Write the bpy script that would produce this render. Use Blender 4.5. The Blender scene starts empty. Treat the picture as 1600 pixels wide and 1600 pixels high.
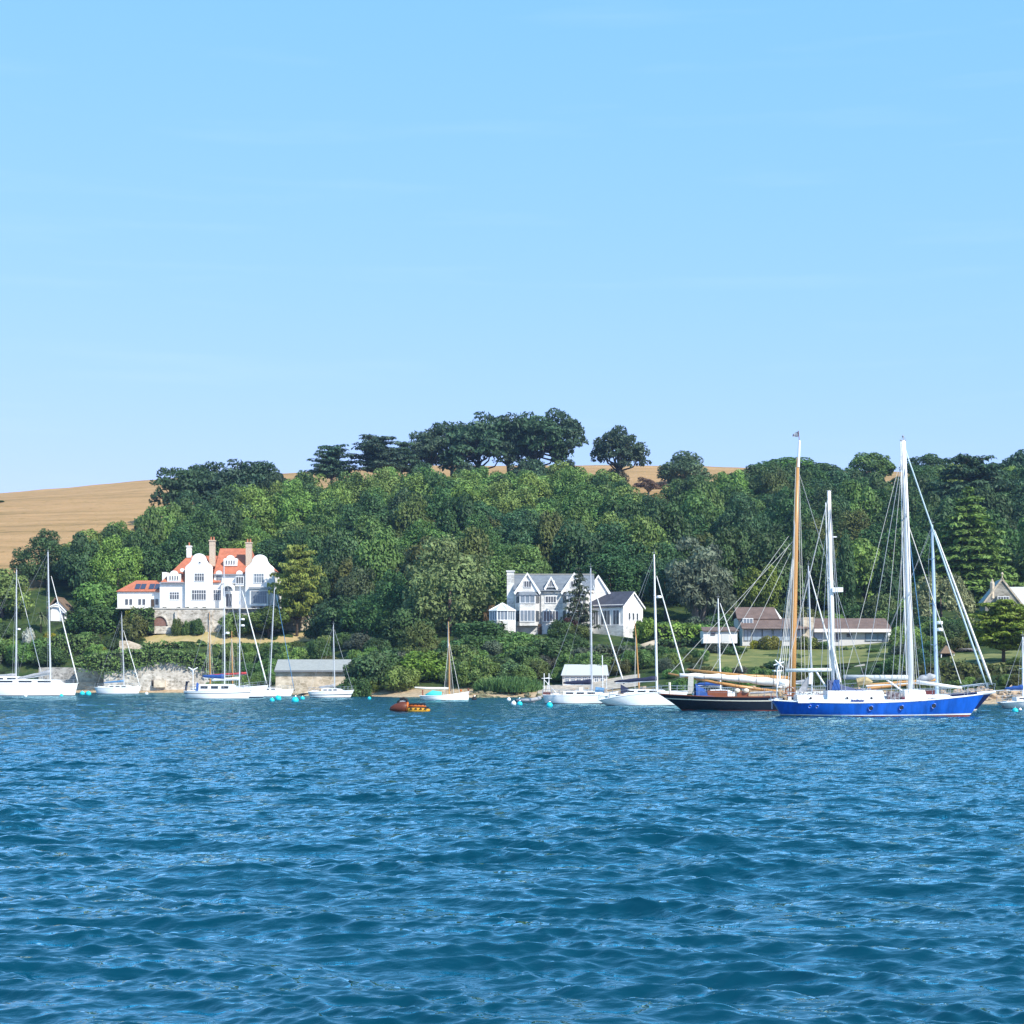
import bpy, math, random
import numpy as np
R=math.radians
rng=np.random.default_rng(7); random.seed(7)
S=bpy.context.scene; C=S.collection

# ---------------------------------------------------------------- camera, sky, sun, exposure
F=3000.0; HZ=1058.0; CAMZ=3.0            # focal length, horizon row (in 1600 px frame), eye height
cam=bpy.data.cameras.new('camera'); camo=bpy.data.objects.new('camera',cam); C.objects.link(camo)
camo.location=(0,0,CAMZ); camo.rotation_euler=(R(90),0,0)
cam.sensor_width=36; cam.lens=36*F/1600; cam.shift_y=(HZ-800)/1600; cam.clip_start=0.5; cam.clip_end=20000
S.camera=camo
SUN_AZ=R(44); SUN_EL=R(41)                # sun behind the viewer, to the right
sd=(math.sin(SUN_AZ)*math.cos(SUN_EL),-math.cos(SUN_AZ)*math.cos(SUN_EL),math.sin(SUN_EL))
sun=bpy.data.lights.new('sun','SUN'); suno=bpy.data.objects.new('sun',sun); C.objects.link(suno)
sun.energy=5.0; sun.angle=R(0.5); sun.color=(1,0.95,0.86)
suno.rotation_euler=(R(90)-SUN_EL,0,SUN_AZ); suno.location=(60,-60,80)
w=bpy.data.worlds.new("World"); S.world=w; w.use_nodes=True
nt=w.node_tree; bg=nt.nodes['Background']
sk=nt.nodes.new('ShaderNodeTexSky'); sk.sky_type='NISHITA'; sk.sun_disc=False
sk.sun_elevation=SUN_EL; sk.sun_rotation=R(180)-SUN_AZ; sk.ozone_density=6; sk.dust_density=0.3
# soften the sky's brightness range per channel (a hazy summer sky, the camera's tone curve)
sep=nt.nodes.new('ShaderNodeSeparateColor'); cmb=nt.nodes.new('ShaderNodeCombineColor'); nt.links.new(sk.outputs[0],sep.inputs[0])
for i,(p,k) in enumerate(SKYC:=((0.70,1.0),(0.29,1.0),(0.34,1.0))):
    m=nt.nodes.new('ShaderNodeMath'); m.operation='POWER'; m.inputs[1].default_value=p
    m2=nt.nodes.new('ShaderNodeMath'); m2.operation='MULTIPLY'; m2.inputs[1].default_value=(1.80,3.60,5.05)[i]
    nt.links.new(sep.outputs[i],m.inputs[0]); nt.links.new(m.outputs[0],m2.inputs[0]); nt.links.new(m2.outputs[0],cmb.inputs[i])
# one faint cirrus streak low in the sky
tc=nt.nodes.new('ShaderNodeTexCoord'); mp=nt.nodes.new('ShaderNodeMapping'); mp.inputs['Scale'].default_value=(5,5,60); mp.inputs['Rotation'].default_value=(0,R(3.2),0)
nz=nt.nodes.new('ShaderNodeTexNoise'); nz.inputs['Scale'].default_value=1.3; nz.inputs['Detail'].default_value=4
rp=nt.nodes.new('ShaderNodeValToRGB'); rp.color_ramp.elements[0].position=0.56; rp.color_ramp.elements[1].position=0.80
rp.color_ramp.elements[1].color=(0.05,0.05,0.05,1)
mx=nt.nodes.new('ShaderNodeMixRGB'); mx.inputs['Color2'].default_value=(9,10,10.6,1)
nt.links.new(tc.outputs['Generated'],mp.inputs[0]); nt.links.new(mp.outputs[0],nz.inputs['Vector']); nt.links.new(nz.outputs[0],rp.inputs[0])
nt.links.new(rp.outputs[0],mx.inputs['Fac']); nt.links.new(cmb.outputs[0],mx.inputs['Color1']); nt.links.new(mx.outputs[0],bg.inputs[0])
bg.inputs[1].default_value=0.10
S.view_settings.view_transform='Standard'; S.view_settings.look='None'; S.view_settings.gamma=1; S.view_settings.use_curve_mapping=False
S.view_settings.exposure=0.5
S.cycles.max_bounces=6; S.cycles.transparent_max_bounces=8; S.cycles.sample_clamp_indirect=6

# ---------------------------------------------------------------- helpers
def X(px,Y): return (px-800)*Y/F
def Z(py,Y): return CAMZ-(py-HZ)*Y/F
def YW(py): return CAMZ*F/(py-HZ)         # distance of a point on the water

def mat(name,col,rough=0.6,spec=0.3,metal=0,var=0.0,vscale=3.0,bump=0.0,bscale=20.0,stretch=None,col2=None,lo=0.4,hi=0.65):
    m=bpy.data.materials.new(name); m.use_nodes=True; n=m.node_tree; b=n.nodes['Principled BSDF']
    b.inputs['Base Color'].default_value=(*col,1); b.inputs['Roughness'].default_value=rough
    b.inputs['Specular IOR Level'].default_value=spec; b.inputs['Metallic'].default_value=metal
    if var>0 or col2 or bump>0:
        t=n.nodes.new('ShaderNodeTexCoord'); mpn=n.nodes.new('ShaderNodeMapping'); n.links.new(t.outputs['Object'],mpn.inputs[0])
        if stretch: mpn.inputs['Scale'].default_value=stretch
    if var>0 or col2:
        z=n.nodes.new('ShaderNodeTexNoise'); z.inputs['Scale'].default_value=vscale; z.inputs['Detail'].default_value=6; z.inputs['Roughness'].default_value=0.65
        n.links.new(mpn.outputs[0],z.inputs['Vector'])
        r=n.nodes.new('ShaderNodeValToRGB'); r.color_ramp.elements[0].position=lo; r.color_ramp.elements[1].position=hi
        c2=col2 or tuple(c*(1-var) for c in col)
        r.color_ramp.elements[0].color=(*c2,1); r.color_ramp.elements[1].color=(*col,1)
        n.links.new(z.outputs[0],r.inputs[0]); n.links.new(r.outputs[0],b.inputs['Base Color'])
    if bump>0:
        z2=n.nodes.new('ShaderNodeTexNoise'); z2.inputs['Scale'].default_value=bscale; z2.inputs['Detail'].default_value=4; n.links.new(mpn.outputs[0],z2.inputs['Vector'])
        bp=n.nodes.new('ShaderNodeBump'); bp.inputs['Strength'].default_value=bump; bp.inputs['Distance'].default_value=0.1
        n.links.new(z2.outputs[0],bp.inputs['Height']); n.links.new(bp.outputs[0],b.inputs['Normal'])
    return m
def stone(name,a,b2,mortar,scale=1.6,asp=(1,1,1.7)):
    m=bpy.data.materials.new(name); m.use_nodes=True; n=m.node_tree; b=n.nodes['Principled BSDF']; b.inputs['Roughness'].default_value=0.85; b.inputs['Specular IOR Level'].default_value=0.15
    t=n.nodes.new('ShaderNodeTexCoord'); mpn=n.nodes.new('ShaderNodeMapping'); mpn.inputs['Scale'].default_value=asp; n.links.new(t.outputs['Object'],mpn.inputs[0])
    v=n.nodes.new('ShaderNodeTexVoronoi'); v.inputs['Scale'].default_value=scale; n.links.new(mpn.outputs[0],v.inputs['Vector'])
    v2=n.nodes.new('ShaderNodeTexVoronoi'); v2.feature='DISTANCE_TO_EDGE'; v2.inputs['Scale'].default_value=scale; n.links.new(mpn.outputs[0],v2.inputs['Vector'])
    r=n.nodes.new('ShaderNodeValToRGB'); r.color_ramp.elements[0].color=(*a,1); r.color_ramp.elements[1].color=(*b2,1); r.color_ramp.elements[0].position=.2; r.color_ramp.elements[1].position=.8
    sp=n.nodes.new('ShaderNodeSeparateColor'); n.links.new(v.outputs['Color'],sp.inputs[0]); n.links.new(sp.outputs[0],r.inputs[0])
    z=n.nodes.new('ShaderNodeTexNoise'); z.inputs['Scale'].default_value=.5; z.inputs['Detail'].default_value=6; n.links.new(t.outputs['Object'],z.inputs['Vector'])
    st=n.nodes.new('ShaderNodeMixRGB'); st.blend_type='MULTIPLY'; st.inputs['Fac'].default_value=0.8; r3=n.nodes.new('ShaderNodeValToRGB'); r3.color_ramp.elements[0].position=.35; r3.color_ramp.elements[1].position=.6; r3.color_ramp.elements[0].color=(.5,.5,.48,1)
    n.links.new(z.outputs[0],r3.inputs[0]); n.links.new(r.outputs[0],st.inputs['Color1']); n.links.new(r3.outputs[0],st.inputs['Color2'])
    e=n.nodes.new('ShaderNodeMath'); e.operation='LESS_THAN'; e.inputs[1].default_value=.05; n.links.new(v2.outputs['Distance'],e.inputs[0])
    mxx=n.nodes.new('ShaderNodeMixRGB'); mxx.inputs['Color2'].default_value=(*mortar,1); n.links.new(e.outputs[0],mxx.inputs['Fac']); n.links.new(st.outputs[0],mxx.inputs['Color1'])
    n.links.new(mxx.outputs[0],b.inputs['Base Color'])
    bp=n.nodes.new('ShaderNodeBump'); bp.inputs['Strength'].default_value=.7; bp.inputs['Distance'].default_value=.08; mi=n.nodes.new('ShaderNodeMath'); mi.operation='MINIMUM'; mi.inputs[1].default_value=.15
    n.links.new(v2.outputs['Distance'],mi.inputs[0]); n.links.new(mi.outputs[0],bp.inputs['Height']); n.links.new(bp.outputs[0],b.inputs['Normal'])
    return m
def rooftile(name,col,col2,course=0.35,width=0.3):
    m=mat(name,col,rough=.8,spec=.15,var=.3,vscale=.9,col2=col2); n=m.node_tree; b=n.nodes['Principled BSDF']
    t=n.nodes.new('ShaderNodeTexCoord'); sx=n.nodes.new('ShaderNodeSeparateXYZ'); cx=n.nodes.new('ShaderNodeCombineXYZ'); n.links.new(t.outputs['Object'],sx.inputs[0])
    n.links.new(sx.outputs[0],cx.inputs[0]); n.links.new(sx.outputs[2],cx.inputs[1])
    br=n.nodes.new('ShaderNodeTexBrick'); br.inputs['Scale'].default_value=1; br.inputs['Brick Width'].default_value=width; br.inputs['Row Height'].default_value=course*.7; br.inputs['Mortar Size'].default_value=.025
    n.links.new(cx.outputs[0],br.inputs['Vector']); bp=n.nodes.new('ShaderNodeBump'); bp.inputs['Strength'].default_value=.6; bp.inputs['Distance'].default_value=.05; bp.invert=True
    n.links.new(br.outputs['Fac'],bp.inputs['Height']); n.links.new(bp.outputs[0],b.inputs['Normal'])
    return m

class MB:
    """collects shapes, links them as one mesh object"""
    def __init__(s): s.v=[]; s.f=[]; s.m=[]; s.k=0
    def raw(s,vs,fs,k=None):
        o=len(s.v); s.v+=[tuple(map(float,p)) for p in vs]; s.f+=[tuple(i+o for i in f) for f in fs]; s.m+=[s.k if k is None else k]*len(fs); return s
    def box(s,x0,x1,y0,y1,z0,z1,k=None):
        return s.raw([(x0,y0,z0),(x1,y0,z0),(x1,y1,z0),(x0,y1,z0),(x0,y0,z1),(x1,y0,z1),(x1,y1,z1),(x0,y1,z1)],
            [(0,3,2,1),(4,5,6,7),(0,1,5,4),(1,2,6,5),(2,3,7,6),(3,0,4,7)],k)
    def ext(s,pts,y0,y1,k=None):          # polygon in x-z, counter-clockwise from the front, pushed along y
        n=len(pts); vs=[(x,y0,z) for x,z in pts]+[(x,y1,z) for x,z in pts]
        fs=[tuple(range(n)),tuple(range(2*n-1,n-1,-1))]+[(i,i+n,(i+1)%n+n,(i+1)%n) for i in range(n)]
        return s.raw(vs,fs,k)
    def extx(s,pts,x0,x1,k=None):         # polygon in y-z pushed along x
        n=len(pts); vs=[(x0,y,z) for y,z in pts]+[(x1,y,z) for y,z in pts]
        fs=[tuple(range(n)),tuple(range(2*n-1,n-1,-1))]+[(i,i+n,(i+1)%n+n,(i+1)%n) for i in range(n)]
        return s.raw(vs,fs,k)
    def slab(s,p,t,k=None):               # 3-D polygon thickened downward along its normal
        p=np.array(p,float); n=np.cross(p[1]-p[0],p[2]-p[0]); n/=np.linalg.norm(n)+1e-9
        if n[2]<0: n=-n
        q=p-n*t; N=len(p)
        return s.raw(list(p)+list(q),[tuple(range(N)),tuple(range(2*N-1,N-1,-1))]+[(i,i+N,(i+1)%N+N,(i+1)%N) for i in range(N)],k)
    def path(s,P,r,n=6,k=None,cap=True):
        P=[np.array(p,float) for p in P]; r=[r]*len(P) if np.isscalar(r) else r; vs=[];fs=[]
        for i,p in enumerate(P):
            d=P[min(i+1,len(P)-1)]-P[max(i-1,0)]; d/=np.linalg.norm(d)+1e-9
            a=np.cross(d,(0,0,1) if abs(d[2])<.9 else (1,0,0)); a/=np.linalg.norm(a); b=np.cross(d,a)
            for j in range(n): th=2*math.pi*j/n; vs.append(p+r[i]*(a*math.cos(th)+b*math.sin(th)))
        for i in range(len(P)-1):
            for j in range(n): fs.append((i*n+j,(i+1)*n+j,(i+1)*n+(j+1)%n,i*n+(j+1)%n))
        if cap: fs+=[tuple(range(n)),tuple(range(len(P)*n-1,(len(P)-1)*n-1,-1))]
        return s.raw(vs,fs,k)
    def tube(s,a,b,r0,r1=None,n=6,k=None): return s.path([a,b],[r0,r0 if r1 is None else r1],n,k)
    def ball(s,c,r,nu=10,nv=6,k=None):
        r=(r,)*3 if np.isscalar(r) else r; vs=[];fs=[]
        for i in range(nv+1):
            ph=math.pi*i/nv
            for j in range(nu): th=2*math.pi*j/nu; vs.append((c[0]+r[0]*math.sin(ph)*math.cos(th),c[1]+r[1]*math.sin(ph)*math.sin(th),c[2]+r[2]*math.cos(ph)))
        for i in range(nv):
            for j in range(nu): fs.append((i*nu+j,(i+1)*nu+j,(i+1)*nu+(j+1)%nu,i*nu+(j+1)%nu))
        return s.raw(vs,fs,k)
    def ring(s,c,R0,r,axis='y',n=18,m=6,k=None):
        P=[]
        for i in range(n+1):
            t=2*math.pi*i/n; a,b=R0*math.cos(t),R0*math.sin(t)
            P.append({'y':(c[0]+a,c[1],c[2]+b),'x':(c[0],c[1]+a,c[2]+b),'z':(c[0]+a,c[1]+b,c[2])}[axis])
        return s.path(P,r,m,k,cap=False)
    def obj(s,name,mats,parent=None,smooth=False,loc=None):
        me=bpy.data.meshes.new(name); me.from_pydata(s.v,[],s.f)
        for q in (mats if isinstance(mats,(list,tuple)) else [mats] if mats else []): me.materials.append(q)
        if len(me.materials)>1: me.polygons.foreach_set('material_index',s.m)
        if smooth: me.polygons.foreach_set('use_smooth',[True]*len(s.f))
        me.update(); o=bpy.data.objects.new(name,me); C.objects.link(o)
        if parent: o.parent=parent
        if loc: o.location=loc
        return o
def thing(name,label,cat,loc,rz=0,group=None):
    o=bpy.data.objects.new(name,None); C.objects.link(o); o.location=loc; o.rotation_euler=(0,0,rz); o.empty_display_size=.3
    o['label']=label; o['category']=cat; o['kind']='thing'
    if group: o['group']=group
    return o
def tag(o,label,cat,group=None):
    o['label']=label; o['category']=cat
    if group: o['group']=group
    return o
def arrmesh(name,V,Fq,mats,tone=None,smooth=False):
    me=bpy.data.meshes.new(name); V=np.asarray(V,np.float32); Fq=np.asarray(Fq,np.int32); k=Fq.shape[1]
    me.vertices.add(len(V)); me.vertices.foreach_set('co',V.ravel())
    me.loops.add(Fq.size); me.loops.foreach_set('vertex_index',Fq.ravel())
    me.polygons.add(len(Fq)); me.polygons.foreach_set('loop_start',np.arange(len(Fq),dtype=np.int32)*k)
    me.polygons.foreach_set('use_smooth',np.full(len(Fq),smooth,dtype=bool))
    for q in mats: me.materials.append(q)
    if tone is not None:
        a=me.attributes.new('tone','FLOAT','POINT'); a.data.foreach_set('value',np.asarray(tone,np.float32))
    me.update(calc_edges=True); return me
# ---------------------------------------------------------------- terrain
ST=[(-900,[(370,-1.5),(376,.3),(382,2),(384,4),(392,8),(400,14),(410,18),(430,24),(460,33),(500,42),(560,53),(620,60.5),(680,62),(760,58),(1000,40),(2600,0)]),
 (0,[(366,-1.5),(373,.2),(380,1.3),(382,3.8),(392,8),(400,14),(410,18),(430,24),(460,33),(500,42),(560,54),(620,62.4),(680,63.5),(760,60),(1000,40),(2600,0)]),
 (130,[(366,-1.5),(373,.2),(379,1.2),(380,4),(392,9),(400,13),(410,18),(430,24),(460,33),(500,42.5),(560,55),(620,64.8),(680,66),(760,62),(1000,40),(2600,0)]),
 (300,[(362,-1.5),(369,.2),(376,1.2),(377.5,4.8),(387,9.7),(394,12.2),(396.5,12.4),(397,17),(412,17.2),(430,22),(460,31),(500,42),(560,56.5),(620,68),(680,69.5),(760,66),(1000,40),(2600,0)]),
 (420,[(330,-1.5),(336,.3),(352,1.5),(362,4.5),(387,9.7),(394,12.2),(396.5,12.4),(397,17),(412,17.2),(430,22),(460,31),(500,42),(560,56.5),(620,68.5),(680,70),(760,66),(1000,40),(2600,0)]),
 (490,[(300,-1.5),(307,.3),(328,1),(345,6),(370,9),(388,10.4),(396,12.4),(404,16),(430,24),(460,32),(500,43),(560,57.5),(620,69.5),(680,71),(760,67),(1000,40),(2600,0)]),
 (650,[(280,-1.5),(285,.2),(294,.9),(300,2.5),(330,8.5),(350,11.5),(380,16.5),(420,26),(460,36),(500,46),(540,55.5),(580,64.5),(610,70.5),(660,72.5),(760,68),(1000,40),(2600,0)]),
 (900,[(274,-1.5),(280,.3),(288,1.2),(296,3),(316,7.5),(324,10.6),(348,11.2),(356,14),(380,20),(420,29),(460,38),(500,47),(540,56),(580,64),(620,71.5),(680,73),(760,68),(1000,40),(2600,0)]),
 (1080,[(262,-1.5),(268,.3),(275,1.3),(284,3.6),(300,6),(318,8.2),(332,8.6),(345,11),(380,18.5),(420,28),(460,37),(500,46.5),(560,59.5),(620,71.3),(680,73),(760,68),(1000,40),(2600,0)]),
 (1300,[(238,-1.5),(246,.3),(258,1.5),(274,3.2),(290,5.2),(314,7.9),(334,8.2),(346,11),(380,18),(420,27),(460,36),(500,46),(560,58.5),(620,69.7),(680,71.5),(760,68),(1000,40),(2600,0)]),
 (1560,[(205,-1.5),(213,.3),(224,1.4),(240,2.8),(262,4.6),(290,7),(320,10.5),(345,14),(365,16.5),(400,23),(430,30),(460,37),(500,46),(560,59),(620,69),(680,71),(760,68),(1000,40),(2600,0)]),
 (2600,[(150,-1.5),(158,.3),(170,1.4),(200,3),(262,5),(290,7),(320,10.5),(345,14),(365,16.5),(400,23),(430,30),(460,37),(500,46),(560,59),(620,69),(680,71),(760,68),(1000,40),(2600,0)])]
SU=np.array([a for a,_ in ST],float)
def ground(x,Y):
    x=np.asarray(x,float); Y=np.asarray(Y,float); u=800+x*F/Y
    cols=np.stack([np.interp(Y,[p[0] for p in pr],[p[1] for p in pr]) for _,pr in ST])
    i=np.clip(np.searchsorted(SU,u)-1,0,len(SU)-2); t=np.clip((u-SU[i])/(SU[i+1]-SU[i]),0,1)
    a=np.take_along_axis(cols.reshape(len(SU),-1),i.reshape(1,-1),0)[0].reshape(u.shape); b=np.take_along_axis(cols.reshape(len(SU),-1),(i+1).reshape(1,-1),0)[0].reshape(u.shape)
    return a*(1-t)+b*t
def gz(px,Y): return float(ground(np.array([X(px,Y)]),np.array([float(Y)]))[0])
def shoreY(px): return float(np.interp(px,SU,[pr[1][0] for _,pr in ST]))
# where the wood ends at the top (field begins beyond)
WOODB=([-900,0,60,120,200,260,330,420,700,900,980,1060,1150,1300,1420,1600,2600],[410,415,425,440,465,490,505,515,530,535,520,520,540,560,570,590,600])
us=np.concatenate([np.linspace(-900,-60,18),np.linspace(-40,1640,260),np.linspace(1660,2600,18)])
ys=np.concatenate([np.linspace(140,420,240),np.linspace(422,700,110),np.linspace(710,2600,22)])
U,YY=np.meshgrid(us,ys); XX=X(U,YY); ZZ=ground(XX,YY)
n1=np.sin(XX*.31+YY*.17)*np.sin(YY*.23-XX*.11)
ZZ=np.where(ZZ>2,ZZ+n1*.12,ZZ+n1*.05)
wb=np.interp(U,*WOODB); sh=np.interp(U,SU,[pr[1][0] for _,pr in ST])
field=np.clip((YY-wb)/6,0,1); sand=np.clip(1-(ZZ-1.0)/.5,0,1)*(1-field)
nr,nc=U.shape; idx=np.arange(nr*nc).reshape(nr,nc)
Fq=np.stack([idx[:-1,:-1],idx[:-1,1:],idx[1:,1:],idx[1:,:-1]],-1).reshape(-1,4)
gm=bpy.data.materials.new('hill_ground'); gm.use_nodes=True; n=gm.node_tree; b=n.nodes['Principled BSDF']; b.inputs['Roughness'].default_value=.9; b.inputs['Specular IOR Level'].default_value=.1
def nd(t,**k):
    q=n.nodes.new(t)
    for a,v in k.items(): q.inputs[a].default_value=v
    return q
tcn=n.nodes.new('ShaderNodeTexCoord')
def ramp(src,e):
    r=n.nodes.new('ShaderNodeValToRGB')
    while len(r.color_ramp.elements)<len(e): r.color_ramp.elements.new(.5)
    for q,(p,c) in zip(r.color_ramp.elements,e): q.position=p; q.color=(*c,1)
    n.links.new(src,r.inputs[0]); return r.outputs[0]
# field: ripe stubble with drill lines that follow the contour
mpf=nd('ShaderNodeMapping'); mpf.inputs['Scale'].default_value=(.012,.15,.15); mpf.inputs['Rotation'].default_value=(0,0,R(-4)); n.links.new(tcn.outputs['Object'],mpf.inputs[0])
nf=nd('ShaderNodeTexNoise',Scale=1.0,Detail=9,Roughness=.72); n.links.new(mpf.outputs[0],nf.inputs['Vector'])
cf=ramp(nf.outputs[0],[(.30,(.155,.115,.055)),(.40,(.31,.20,.088)),(.55,(.40,.25,.12)),(.7,(.46,.30,.155))])
nf2=nd('ShaderNodeTexNoise',Scale=.35,Detail=8,Roughness=.8); n.links.new(tcn.outputs['Object'],nf2.inputs['Vector'])
cf2=ramp(nf2.outputs[0],[(.34,(.50,.52,.42)),(.42,(.86,.88,.78)),(.50,(1,1,1)),(.62,(1.0,.94,.9))])
mf=nd('ShaderNodeMixRGB',Fac=.75); mf.blend_type='MULTIPLY'; n.links.new(cf,mf.inputs['Color1']); n.links.new(cf2,mf.inputs['Color2'])
ng=nd('ShaderNodeTexNoise',Scale=.35,Detail=8,Roughness=.7); n.links.new(tcn.outputs['Object'],ng.inputs['Vector'])
cg=ramp(ng.outputs[0],[(.35,(.015,.022,.010)),(.5,(.04,.07,.02)),(.68,(.075,.09,.03))])
ns=nd('ShaderNodeTexNoise',Scale=1.2,Detail=8,Roughness=.7); n.links.new(tcn.outputs['Object'],ns.inputs['Vector'])
cs=ramp(ns.outputs[0],[(.35,(.30,.21,.12)),(.6,(.56,.42,.27))])
at=n.nodes.new('ShaderNodeAttribute'); at.attribute_name='zone'; sp=n.nodes.new('ShaderNodeSeparateColor'); n.links.new(at.outputs['Color'],sp.inputs[0])
m1=nd('ShaderNodeMixRGB'); n.links.new(sp.outputs[0],m1.inputs['Fac']); n.links.new(cg,m1.inputs['Color1']); n.links.new(mf.outputs[0],m1.inputs['Color2'])
m2=nd('ShaderNodeMixRGB'); n.links.new(sp.outputs[1],m2.inputs['Fac']); n.links.new(m1.outputs[0],m2.inputs['Color1']); n.links.new(cs,m2.inputs['Color2'])
n.links.new(m2.outputs[0],b.inputs['Base Color'])
bp=nd('ShaderNodeBump',Strength=.8,Distance=.6); n.links.new(nf2.outputs[0],bp.inputs['Height']); n.links.new(bp.outputs[0],b.inputs['Normal'])
me=arrmesh('hill',np.stack([XX,YY,ZZ],-1).reshape(-1,3),Fq,[gm],smooth=True)
za=me.color_attributes.new('zone','FLOAT_COLOR','POINT'); za.data.foreach_set('color',np.stack([field,sand,0*sand,0*sand+1],-1).astype(np.float32).ravel())
hill=bpy.data.objects.new('hill',me); C.objects.link(hill); hill['kind']='structure'

# ---------------------------------------------------------------- sea: one sheet, displaced by a sum of travelling waves
yr=[2.0]
while yr[-1]<14: yr.append(yr[-1]*1.12)
while yr[-1]<420: yr.append(yr[-1]*(1.0026 if yr[-1]<140 else 1.0034))
while yr[-1]<1400: yr.append(yr[-1]*1.25)
yr=np.array(yr)
uc=np.concatenate([-np.geomspace(9000,300,30),np.linspace(-200,1800,600),1600+np.geomspace(300,9000,30)])
U,YY=np.meshgrid(uc,yr); XX=X(U,YY)
dY=np.gradient(yr)[:,None]*np.ones_like(U); dX=np.abs(np.gradient(uc))[None,:]*YY/F
kept=np.zeros_like(XX); tot=0; zz=np.zeros_like(XX); sx=np.zeros_like(XX); sy=np.zeros_like(XX)
NW=110; lam=np.exp(np.linspace(math.log(.13),math.log(7.0),NW))*rng.uniform(.94,1.06,NW)
wind=R(-100)                                        # chop runs towards the viewer, a little to the left
for L in lam:
    th=wind+rng.normal(0,.60 if L<2 else .45); k=2*math.pi/L; kx,ky=k*math.cos(th),k*math.sin(th); ph=rng.uniform(0,6.28)
    A=.0112*(L if L<.8 else .8*(L/.8)**.27)*rng.uniform(.6,1.4)
    # groups: each train swells and fades over several wavelengths
    g=1.75*(.5+.5*np.sin(XX*k*.11*math.cos(th+1.1)+YY*k*.11*math.sin(th+1.1)+rng.uniform(0,6.28)))**1.4*(.6+.5*np.sin(XX*k*.05*math.cos(th-.8)+YY*k*.05*math.sin(th-.8)+rng.uniform(0,6.28)))
    w0=np.clip((L*abs(1/max(abs(math.sin(th)),.2))/dY-2.2)/2,0,1)*np.clip((L/np.maximum(abs(math.cos(th)),.15)/dX-2.2)/2,0,1); wt=w0*g; kept+=w0*(A*k)**2; tot+=(A*k)**2
    p=kx*XX+ky*YY+ph; cp=np.cos(p); sp_=np.sin(p)
    zz+=A*wt*cp; sx-=.9*A*wt*math.cos(th)*sp_; sy-=.9*A*wt*math.sin(th)*sp_
nr,nc=U.shape; idx=np.arange(nr*nc).reshape(nr,nc)
Fq=np.stack([idx[:-1,:-1],idx[:-1,1:],idx[1:,1:],idx[1:,:-1]],-1).reshape(-1,4)
wm=bpy.data.materials.new('sea_water'); wm.use_nodes=True; n=wm.node_tree; n.nodes.remove(n.nodes['Principled BSDF'])
# turbid blue-green body under a boosted Fresnel reflection, cyan painted into its colour
body=nd('ShaderNodeBsdfDiffuse'); body.inputs['Color'].default_value=(.0002,.030,.053,1)
glo=nd('ShaderNodeBsdfGlossy'); glo.inputs['Color'].default_value=(.62,.96,1,1); glo.inputs['Roughness'].default_value=.03
fre=nd('ShaderNodeFresnel',IOR=1.36); gain=nd('ShaderNodeMath'); gain.operation='MULTIPLY'; gain.inputs[1].default_value=1.25; gain.use_clamp=True; n.links.new(fre.outputs[0],gain.inputs[0])
mixs=nd('ShaderNodeMixShader'); n.links.new(gain.outputs[0],mixs.inputs[0]); n.links.new(body.outputs[0],mixs.inputs[1]); n.links.new(glo.outputs[0],mixs.inputs[2]); n.links.new(mixs.outputs[0],n.nodes['Material Output'].inputs['Surface'])
tcn=n.nodes.new('ShaderNodeTexCoord'); last=None
atf=n.nodes.new('ShaderNodeAttribute'); atf.attribute_name='fine'
for sc,dist,dist2,sty in ((.55,.09,.50,(1,1.5,1)),(1.7,.03,.22,(1,1.6,1)),(5,.012,.035,(1,1.5,1))):
    mpn=nd('ShaderNodeMapping'); mpn.inputs['Scale'].default_value=sty; mpn.inputs['Rotation'].default_value=(0,0,R(8)); n.links.new(tcn.outputs['Object'],mpn.inputs[0])
    z=nd('ShaderNodeTexNoise',Scale=sc,Detail=3,Roughness=.55); n.links.new(mpn.outputs[0],z.inputs['Vector'])
    bp=nd('ShaderNodeBump',Strength=1.0); mr_=nd('ShaderNodeMapRange'); mr_.inputs[3].default_value=dist; mr_.inputs[4].default_value=dist2; n.links.new(atf.outputs['Fac'],mr_.inputs[0]); n.links.new(mr_.outputs[0],bp.inputs['Distance']); n.links.new(z.outputs[0],bp.inputs['Height'])
    if last: n.links.new(last,bp.inputs['Normal'])
    last=bp.outputs[0]
n.links.new(last,glo.inputs['Normal']); n.links.new(last,fre.inputs['Normal'])
me=arrmesh('sea',np.stack([XX+sx,YY+sy,zz],-1).reshape(-1,3),Fq,[wm],smooth=True)
fa=me.attributes.new('fine','FLOAT','POINT'); fa.data.foreach_set('value',(1-kept/tot).astype(np.float32).ravel())
sea=bpy.data.objects.new('sea',me); C.objects.link(sea); sea['kind']='structure'
# ---------------------------------------------------------------- foliage
def leafmat(name,trans=.25):
    m=bpy.data.materials.new(name); m.use_nodes=True; n=m.node_tree; b=n.nodes['Principled BSDF']; out=n.nodes['Material Output']
    oi=n.nodes.new('ShaderNodeObjectInfo'); a=n.nodes.new('ShaderNodeAttribute'); a.attribute_name='tone'
    mul=n.nodes.new('ShaderNodeVectorMath'); mul.operation='SCALE'; n.links.new(oi.outputs['Color'],mul.inputs[0]); n.links.new(a.outputs['Fac'],mul.inputs['Scale'])
    b.inputs['Roughness'].default_value=.55; b.inputs['Specular IOR Level'].default_value=.25; n.links.new(mul.outputs[0],b.inputs['Base Color'])
    t=n.nodes.new('ShaderNodeBsdfTranslucent'); n.links.new(mul.outputs[0],t.inputs[0]); mxs=n.nodes.new('ShaderNodeMixShader'); mxs.inputs[0].default_value=trans
    n.links.new(b.outputs[0],mxs.inputs[1]); n.links.new(t.outputs[0],mxs.inputs[2]); n.links.new(mxs.outputs[0],out.inputs[0]); return m
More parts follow.
